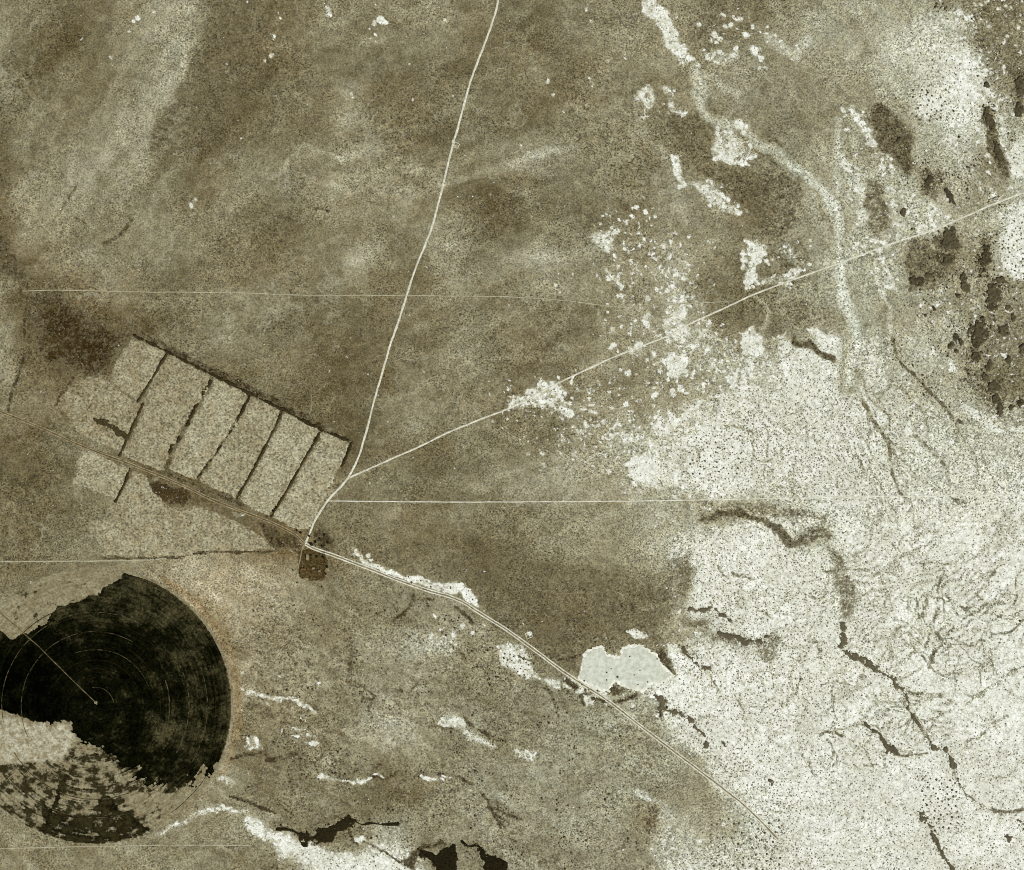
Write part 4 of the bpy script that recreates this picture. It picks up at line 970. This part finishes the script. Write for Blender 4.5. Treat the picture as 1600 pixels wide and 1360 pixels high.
# ------------------------------------------------------------------ farmstead at the junction
yard = canopy("farmyard", lambda x, y: poly_sd(x, y, [(465,862),(478,858),(508,862),(511,885),(506,906),(488,907),(466,902)]), (455,850,520,915), 1.5, .1, sheet_material("red_brown_yard", 78, .25, 54, 1/8, 1.8, 1/5), edge=2.5, base=.35, seed=5, flat=.9)
tag(yard, kind="structure")
ribbon("yard_lane", [(474,852),(470,868),(466,890),(462,906)], .9, sheet_material("yard_lane_dust", 140, .5, 118, 1/30, .6), lift=.75, seed=3)["kind"] = "structure"
def box(name, sx, sy, sz, mat, parent, loc=(0,0,0)):
    x, y = sx/2, sy/2
    v = [(-x,-y,0),(x,-y,0),(x,y,0),(-x,y,0),(-x,-y,sz),(x,-y,sz),(x,y,sz),(-x,y,sz)]
    f = [(3,2,1,0),(4,5,6,7),(0,1,5,4),(1,2,6,5),(2,3,7,6),(3,0,4,7)]
    return link(name, mesh_np(name, v, f, mat, smooth=False), loc, parent)
def shed(px, py, sx, sy, rot, roofmat, wallmat, label):
    r = empty("shed", (float(wx(px)), float(wy(py)), float(gz(px, py))+.35)); r.rotation_euler[2] = rot
    tag(r, label, "shed", "sheds in the farmyard")
    box("wall", sx, sy, 3.0, wallmat, r)
    e, h = .4, 1.4
    v = [(-sx/2-e,-sy/2-e,2.95),(sx/2+e,-sy/2-e,2.95),(sx/2+e,sy/2+e,2.95),(-sx/2-e,sy/2+e,2.95),(-sx/2-e,0,2.95+h),(sx/2+e,0,2.95+h)]
    f3 = [(0,1,5),(0,5,4),(2,3,4),(2,4,5),(0,4,3),(1,2,5),(0,3,2),(0,2,1)]
    rf = link("roof", mesh_np("roof", v, f3, roofmat, nside=3, smooth=False), (0,0,0), r)
    box("ridge_cap", sx+.8, .5, .18, roofmat, rf, (0,0,2.95+h-.06))
    box("door", 2.2, .12, 2.3, MAT_BARK, r, (0,-sy/2-.05,0))
tin = sheet_material("weathered_tin", 138, .3, 120, 1/6, .3); rust = sheet_material("rusty_tin", 104, 1.3, 84, 1/6, .4); plank = sheet_material("grey_planks", 90, .4)
shed(480.5,871,8,17,0,tin,plank,"tan-roofed shed standing upright near the yard's north-west corner")
shed(490,888,7,6,0.1,tin,plank,"small pale-roofed shed in the middle of the red yard")
shed(499,892,7,5,0,tin,plank,"small pale-roofed shed at the east side of the red yard")
shed(474,889.5,14,5,0,rust,plank,"low rust-roofed shed along the west side of the red yard")
def fence(pts, label):
    r = empty("corral_fence", (float(wx(pts[0][0])), float(wy(pts[0][1])), float(gz(*pts[0])))); tag(r, label, "fence", "fences round the farmyard")
    ox, oy, oz = r.location
    for a, b in zip(pts[:-1], pts[1:]):
        n = max(2, int(math.hypot(b[0]-a[0], b[1]-a[1])/4))
        ang = math.atan2(-(b[1]-a[1]), b[0]-a[0]); ln = math.hypot(b[0]-a[0], b[1]-a[1])*M
        for k in range(n):
            t = k/n; x = a[0]+(b[0]-a[0])*t; y = a[1]+(b[1]-a[1])*t
            box("post", .3, .3, 1.8, plank, r, (float(wx(x))-ox, float(wy(y))-oy, float(gz(x, y))-oz))
        for z in (.7, 1.4):
            mx, my = (a[0]+b[0])/2, (a[1]+b[1])/2
            q = box("rail", ln, .12, .16, plank, r, (float(wx(mx))-ox, float(wy(my))-oy, float(gz(mx, my))-oz+z)); q.rotation_euler[2] = ang
fence([(466,892),(505,893)], "plank fence crossing the red yard from west to east")
fence([(507,862),(508,884),(503,906)], "plank fence down the east side of the red yard")

# individual trees by the junction
def lumpy(name, seg, rings, seed, mat, flat=1.0, rough=.28):
    r_ = random.Random(seed); v = []; f = []
    for j in range(rings):
        a = (math.pi/2)*j/rings
        for i in range(seg):
            t = 2*math.pi*(i+.5*(j % 2))/seg; q = math.cos(a)*(1+(r_.random()-.5)*rough*2)
            v.append((q*math.cos(t), q*math.sin(t), (math.sin(a)*(1+(r_.random()-.5)*rough)*flat) - (.12 if j == 0 else 0)))
    v.append((r_.uniform(-.1,.1), r_.uniform(-.1,.1), flat)); top = len(v)-1
    for j in range(rings-1):
        for i in range(seg):
            a, b = j*seg+i, j*seg+(i+1) % seg
            c, d = a+seg, b+seg
            if j % 2 == 0: f += [(a,b,c),(b,d,c)]
            else: f += [(a,b,d),(a,d,c)]
    for i in range(seg): f.append(((rings-1)*seg+i, (rings-1)*seg+(i+1) % seg, top))
    return mesh_np(name, v, f, mat, nside=3)
def crown_mesh(name, seed, mat):
    """crown of many small leaf-clump faces spread through a dome"""
    r_ = np.random.default_rng(seed); n = 240
    d = r_.normal(size=(n,3)); d /= np.linalg.norm(d, axis=1)[:,None]; d[:,2] = np.abs(d[:,2])*.9-.2
    rad = r_.uniform(.55, 1.0, n)*(1+.25*np.sin(d[:,0]*5+seed)*np.cos(d[:,1]*4))
    c = d*rad[:,None]; c[:,2] = c[:,2]*.8+.9
    u = r_.normal(size=(n,3)); u /= np.linalg.norm(u, axis=1)[:,None]; w = np.cross(u, d+.3*r_.normal(size=(n,3))); w /= np.linalg.norm(w, axis=1)[:,None]+1e-9
    s = r_.uniform(.12, .26, n)[:,None]
    v = np.stack([c-u*s-w*s*.6, c+u*s-w*s*.6, c+u*s*.8+w*s, c-u*s*.7+w*s*.9], 1).reshape(-1,3)
    f = np.arange(n*4).reshape(-1,4)
    return mesh_np(name, v, f, mat, smooth=False)
def trunk_mesh(mat):
    v = []; f = []
    for z, r in ((-.1,.10),(.35,.08),(.8,.055),(1.25,.03)):
        for i in range(6): v.append((r*math.cos(i*1.047), r*math.sin(i*1.047), z))
    for j in range(3):
        for i in range(6): f.append((j*6+i, j*6+(i+1)%6, j*6+6+(i+1)%6, j*6+6+i))
    for a in (0.4, 2.4, 4.4):
        b = len(v); v += [(0,0,.5),(.06,0,.55),(.5*math.cos(a),.5*math.sin(a),1.05),(.47*math.cos(a),.47*math.sin(a),1.10)]; f.append((b,b+1,b+2,b+3))
    return mesh_np("trunk", v, f, mat)
CROWNS = [crown_mesh("crown", 40+i, MAT_TREE) for i in range(3)]; TRUNK = trunk_mesh(MAT_BARK)
TREES = [(487,851,3.2,"tree"),(484,842,2.2,"tree")]
tree_pts = [(487,851,3.6,"largest dark tree in the wedge east of the junction"),(483,838,2.4,"dark tree between the dirt road and the wedge of brush"),(493,847,2.8,"dark tree right of the largest tree at the junction"),(500,842,2.4,"dark tree at the middle of the brush wedge by the junction"),
 (507,836,2.6,"dark tree at the north-east side of the brush wedge"),(512,848,2.2,"dark tree at the eastern tip of the brush wedge"),(503,854,2.2,"dark tree close above the southeast road start"),(470,833,2.6,"dark tree north of the bend in the double track"),
 (464,829,2.2,"smaller dark tree west of the tree at the bend"),(505,871,3.0,"dark tree in the north-east corner of the red yard"),(511,886,2.8,"dark tree outside the east fence of the red yard"),(509,897,2.4,"dark tree at the south-east corner of the red yard"),
 (486,868,2.4,"dark tree between the sheds of the red yard"),(495,870,2.6,"dark tree in the northern half of the red yard"),(458,891,1.5,"small round dark tree alone west of the red yard"),(503,917,1.8,"dark tree south of the red yard's fence end"),(432,793,2.6,"dark tree at the upper end of the thick ditch end"),(427,799,2.4,"dark tree at the track end of the thick ditch row")]
for i, (x, y, s, lab) in enumerate(tree_pts):
    r = empty("tree", (float(wx(x)), float(wy(y)), float(gz(x, y)))); tag(r, lab, "tree", "dark trees round the farm junction")
    r.scale = (s*M*.7, s*M*.7, s*M*.65); r.rotation_euler[2] = i*1.3
    link("trunk", TRUNK, (0,0,0), r); link("crown", CROWNS[i % 3], (0,0,0), r)

# little earth-banked enclosures
def pen(px, py, s, rot, label):
    r = empty("earth_pen", (float(wx(px)), float(wy(py)), float(gz(px, py)))); tag(r, label, "pen"); r.rotation_euler[2] = rot
    mt = sheet_material("pale_bank", 208, .1, 190, 1/10, .5)
    for k in range(4):
        a = k*math.pi/2
        L_, w, h = s*M*(1.0 if k else .8), 3.2, 1.5
        v = [(-L_/2,-w/2,-.3),(L_/2,-w/2,-.3),(L_/2,w/2,-.3),(-L_/2,w/2,-.3),(-L_/2+.8,-.4,h),(L_/2-.8,-.4,h),(L_/2-.8,.4,h),(-L_/2+.8,.4,h)]
        f = [(4,5,6,7),(0,1,5,4),(1,2,6,5),(2,3,7,6),(3,0,4,7)]
        o = link("bank", mesh_np("bank", v, f, mt, smooth=False), (math.sin(a)*s*M/2, -math.cos(a)*s*M/2, 0), r); o.rotation_euler[2] = a
pen(826, 992.5, 9, .35, "small square pen with pale earth banks above the southeast road")
pen(712.5, 227, 8, -.5, "small pale banked pen beside the northern dirt road")

# pivot machine's centre stand
def pivot_stand():
    x, y = 149.5, 1098
    r = empty("pivot_stand", (float(wx(x)), float(wy(y)), float(gz(x, y))+.5)); tag(r, "pale concrete pad with the water stand at the hub of the circular field", "water stand")
    conc = sheet_material("concrete", 150, .4, 130, 1/4, .3); steel = NT("galvanised_steel", .45, .5); steel.b.inputs["Metallic"].default_value = .9; steel.b.inputs["Base Color"].default_value = (.5,.5,.48,1)
    box("pad", 9, 7, .8, conc, r); box("pump_box", 2.4, 1.6, 1.7, conc, r, (3.0,-5.6,0))
    for sx in (-1, 1):
        for sy in (-1, 1):
            q = box("leg", .25, .25, 4.2, steel.m, r, (sx*1.5, sy*1.5, .7)); q.rotation_euler = (sy*.3, -sx*.3, 0)
    box("riser_pipe", .5, .5, 4.8, steel.m, r, (0,0,.7))
pivot_stand()

# ------------------------------------------------------------------ shrubs
def keep_out(x, y):
    """True where shrubs may stand"""
    ok = np.hypot(x-PIVOT[0], y-PIVOT[1]) > PIVOT[2]+3
    for P in ROAD_LINES: ok &= seg_dist(x, y, P) > 3.2
    for _, P, _l in FIELD: ok &= ~in_poly(x, y, P)
    ok &= ~in_poly(x, y, PAN)
    return ok

# single shrubs big enough to pick out
BUSH = [lumpy("shrub", 8, 3, 90+i, MAT_SHRUB, .8) for i in range(5)]
singles = []
def add_single(x, y, r, label, group):
    o = link("shrub", BUSH[len(singles) % 5], (float(wx(x)), float(wy(y)), float(gz(x, y))))
    o.scale = (r*M, r*M*random.uniform(.85, 1.15), r*M*random.uniform(.7, .95)); o.rotation_euler[2] = random.uniform(0, 6.28)
    tag(o, label, "shrub", group); singles.append((x, y))
for x, y, r in ((984,1026,1.5),(965,1058,2.0),(948,1051,1.6),(948,1063,1.4),(991,1055,1.3),(1000,1048,1.2),(913,1064,1.6),(909,1070,1.3),(1012,1066,1.5),(997,1070,1.3),(985,1081,1.6),(1013,1076,1.3),(955,1045,1.0),(1027,1030,1.3),(920,1078,1.2),(958,1072,1.0)):
    add_single(x, y, r, "small dark round shrub standing on the smooth grey salt pan", "shrubs on the grey salt pan")
def scatter_singles(box_, n, rmin, rmax, gap, label, group, seed):
    r_ = random.Random(seed); k = 0; t = 0
    while k < n and t < n*60:
        t += 1
        x = r_.uniform(box_[0], box_[2]); y = r_.uniform(box_[1], box_[3])
        if any((x-a)**2+(y-b)**2 < gap*gap for a, b in singles): continue
        if not keep_out(np.array([x]), np.array([y]))[0]: continue
        add_single(x, y, r_.uniform(rmin, rmax), label, group); k += 1
scatter_singles((1425,140,1480,190), 30, 1.3, 1.9, 6, "dark shrub dotting the brightest white patch north of the diagonal track", "shrubs on the northern white patch", 1)
scatter_singles((1440,1215,1500,1300), 55, 1.2, 1.9, 7, "dark shrub dotting the clean white ground round the southern brush strips", "shrubs on the southern white flat", 2)
scatter_singles((780,1020,835,1060), 28, 1.2, 1.7, 6, "dark shrub on the white apron south-west of the road", "shrubs on the white apron", 3)
scatter_singles((1075,680,1160,745), 40, 1.2, 1.7, 7, "dark shrub dotting the white flat just above the straight track", "shrubs above the straight track", 4)
scatter_singles((1565,345,1600,440), 30, 1.2, 1.7, 7, "dark shrub dotting the white flat on the east edge below the diagonal track", "shrubs on the eastern white edge", 5)
scatter_singles((1110,1280,1220,1360), 60, 1.3, 2.0, 8, "dark shrub in the speckled ground where the southeast road ends", "shrubs at the end of the southeast road", 6)
scatter_singles((612,894,745,945), 20, 1.1, 1.6, 6, "dark shrub on the white bank beside the southeast road", "shrubs on the roadside white bank", 8)

# the countless rest: masses of low growth
def shrub_mass(name, x, y, r, mat, label, tall=.75):
    n = len(x); seg = 5
    ang = RNG.uniform(0, 6.28, n)
    V = np.empty((n, 11, 3), np.float32); z0 = gz(x, y)
    for ring, (q, h) in enumerate(((1.0, -.12), (.72, .62))):
        for i in range(seg):
            a = ang+2*math.pi*(i+.5*ring)/seg; j = RNG.uniform(.75, 1.25, n)*q*r*M
            V[:, ring*5+i, 0] = wx(x)+np.cos(a)*j; V[:, ring*5+i, 1] = wy(y)+np.sin(a)*j
            V[:, ring*5+i, 2] = z0+h*r*M*tall*RNG.uniform(.8, 1.2, n)
    V[:, 10, 0] = wx(x); V[:, 10, 1] = wy(y); V[:, 10, 2] = z0+r*M*tall*.96
    F = []
    for i in range(5):
        j = (i+1) % 5
        F += [(i, j, 5+i), (j, 5+j, 5+i), (5+i, 5+j, 10)]
    F = (np.array(F)[None]+(np.arange(n)*11)[:, None, None]).reshape(-1, 3)
    me = mesh_np(name, V.reshape(-1, 3), F, mat, nside=3)
    print(name, n)
    return tag(link(name, me), label, kind="stuff")

def dark_brush():
    gx, gy = np.meshgrid(np.arange(-40, 1640, 4.0), np.arange(-40, 1400, 4.0))
    x = gx.ravel()+RNG.uniform(-2.4, 2.4, gx.size); y = gy.ravel()+RNG.uniform(-2.4, 2.4, gx.size)
    L, Wm, S, D = all_masks(x, y)
    ne = sstep(1380, 1480, x)*(1-sstep(640, 690, y))
    cl = fbm(x, y, 20, 551, 4)
    p = ne*sstep(.50, .66, cl)*.75
    low = sstep(880, 960, y)*sstep(360, 400, x)*(1-sstep(900, 1050, x))
    p = np.maximum(p, low*sstep(.54, .70, fbm(x, y, 26, 553, 4))*.45)
    p = np.maximum(p, sstep(.55, .85, D)*.35)
    for pts, w, s_ in DARK_LINE:
        if s_ < .6: continue
        k = np.nonzero((x > min(q[0] for q in pts)-10) & (x < max(q[0] for q in pts)+10) & (y > min(q[1] for q in pts)-10) & (y < max(q[1] for q in pts)+10))
        p[k] = np.maximum(p[k], .6*np.exp(-(seg_dist(x[k], y[k], pts)/(w*1.2))**2))
    for _, pts, w in HEDGE[:1]:
        p = np.maximum(p, .55*np.exp(-(seg_dist(x, y-3, pts)/5.0)**2)*sstep(.4, .6, fbm(x, y, 24, 557)))
    for pts, w, _ in REED: p = np.maximum(p, .6*np.exp(-(np.clip(seg_dist(x, y, pts)-w*.6, 0, None)/4.0)**2))
    for pts, w, _ in STRIP: p = np.maximum(p, .5*np.exp(-(np.clip(seg_dist(x, y, pts)-w, 0, None)/4.0)**2))
    p *= np.where((S > .45) | (L > 172), .12, 1)
    k = (RNG.random(x.size) < p) & keep_out(x, y)
    x, y = x[k], y[k]
    shrub_mass("dark_brush", x, y, RNG.uniform(.6, 1.5, len(x))+np.where(RNG.random(len(x)) < .1, .9, 0), MAT_BRUSH, "countless dark brown brush tufts thickening along gullies and in the north-east", .85)
dark_brush()

# the countless rest: one mass of low scrub
def scrub():
    sp = 4.3
    gx, gy = np.meshgrid(np.arange(-40, 1640, sp), np.arange(-40, 1400, sp))
    x = gx.ravel()+RNG.uniform(-2.4, 2.4, gx.size); y = gy.ravel()+RNG.uniform(-2.4, 2.4, gx.size)
    x = x+(fbm(x, y, 40, 501)-.5)*16; y = y+(fbm(x, y, 40, 502)-.5)*16
    L, Wm, S, D = all_masks(x, y)
    white = np.clip((L-150)/50, 0, 1)
    # rows of scrub along the contours of the white flats
    rw = scrub_rows(x, y)
    zone = sstep(1240, 1370, x)*sstep(760, 840, y)*(1-.7*sstep(1110, 1210, y))
    p = .12 + .24*white
    p = p*(1-.7*zone)+.6*rw
    p *= .5+1.0*fbm(x, y, 36, 521)
    near = np.full(x.shape, 1e9)
    for pts, w, _ in STRIP: near = np.minimum(near, seg_dist(x, y, pts)-w)
    p = p+.5*np.exp(-np.clip(near, 0, None)/7.0)
    p *= np.where(S > .74, .7, 1.0)
    k = (RNG.random(x.size) < p) & keep_out(x, y)
    # closer-set small tufts on the white flats
    hx, hy = np.meshgrid(np.arange(1040, 1640, 3.6), np.arange(520, 1400, 3.6))
    x2 = hx.ravel()+RNG.uniform(-2.2, 2.2, hx.size); y2 = hy.ravel()+RNG.uniform(-2.2, 2.2, hx.size)
    L2, _w, S2, D2 = all_masks(x2, y2)
    z2 = sstep(1240, 1370, x2)*sstep(760, 840, y2)*(1-.7*sstep(1110, 1210, y2))
    p2 = sstep(155, 185, L2)*(.26*(1-.7*z2)+.6*scrub_rows(x2, y2))*(.35+1.1*fbm(x2, y2, 26, 531))
    k2 = (RNG.random(x2.size) < p2) & keep_out(x2, y2)
    white = np.r_[white[k], np.full(k2.sum(), -.6)]; x = np.r_[x[k], x2[k2]]; y = np.r_[y[k], y2[k2]]
    n = len(x)
    r = RNG.uniform(.6, 1.2, n)*(1+.2*white)+np.where(RNG.random(n) < .08, .55, 0)
    shrub_mass("low_scrub", x, y, r, MAT_SHRUB_STUFF, "countless low grey-brown desert scrub dotted over the whole plain", .42)
scrub()
print("objects", len(bpy.data.objects), "tris", sum(sum(len(p.vertices)-2 for p in m.polygons) if len(m.polygons) < 200000 else len(m.loops)-2*len(m.polygons) for m in bpy.data.meshes))
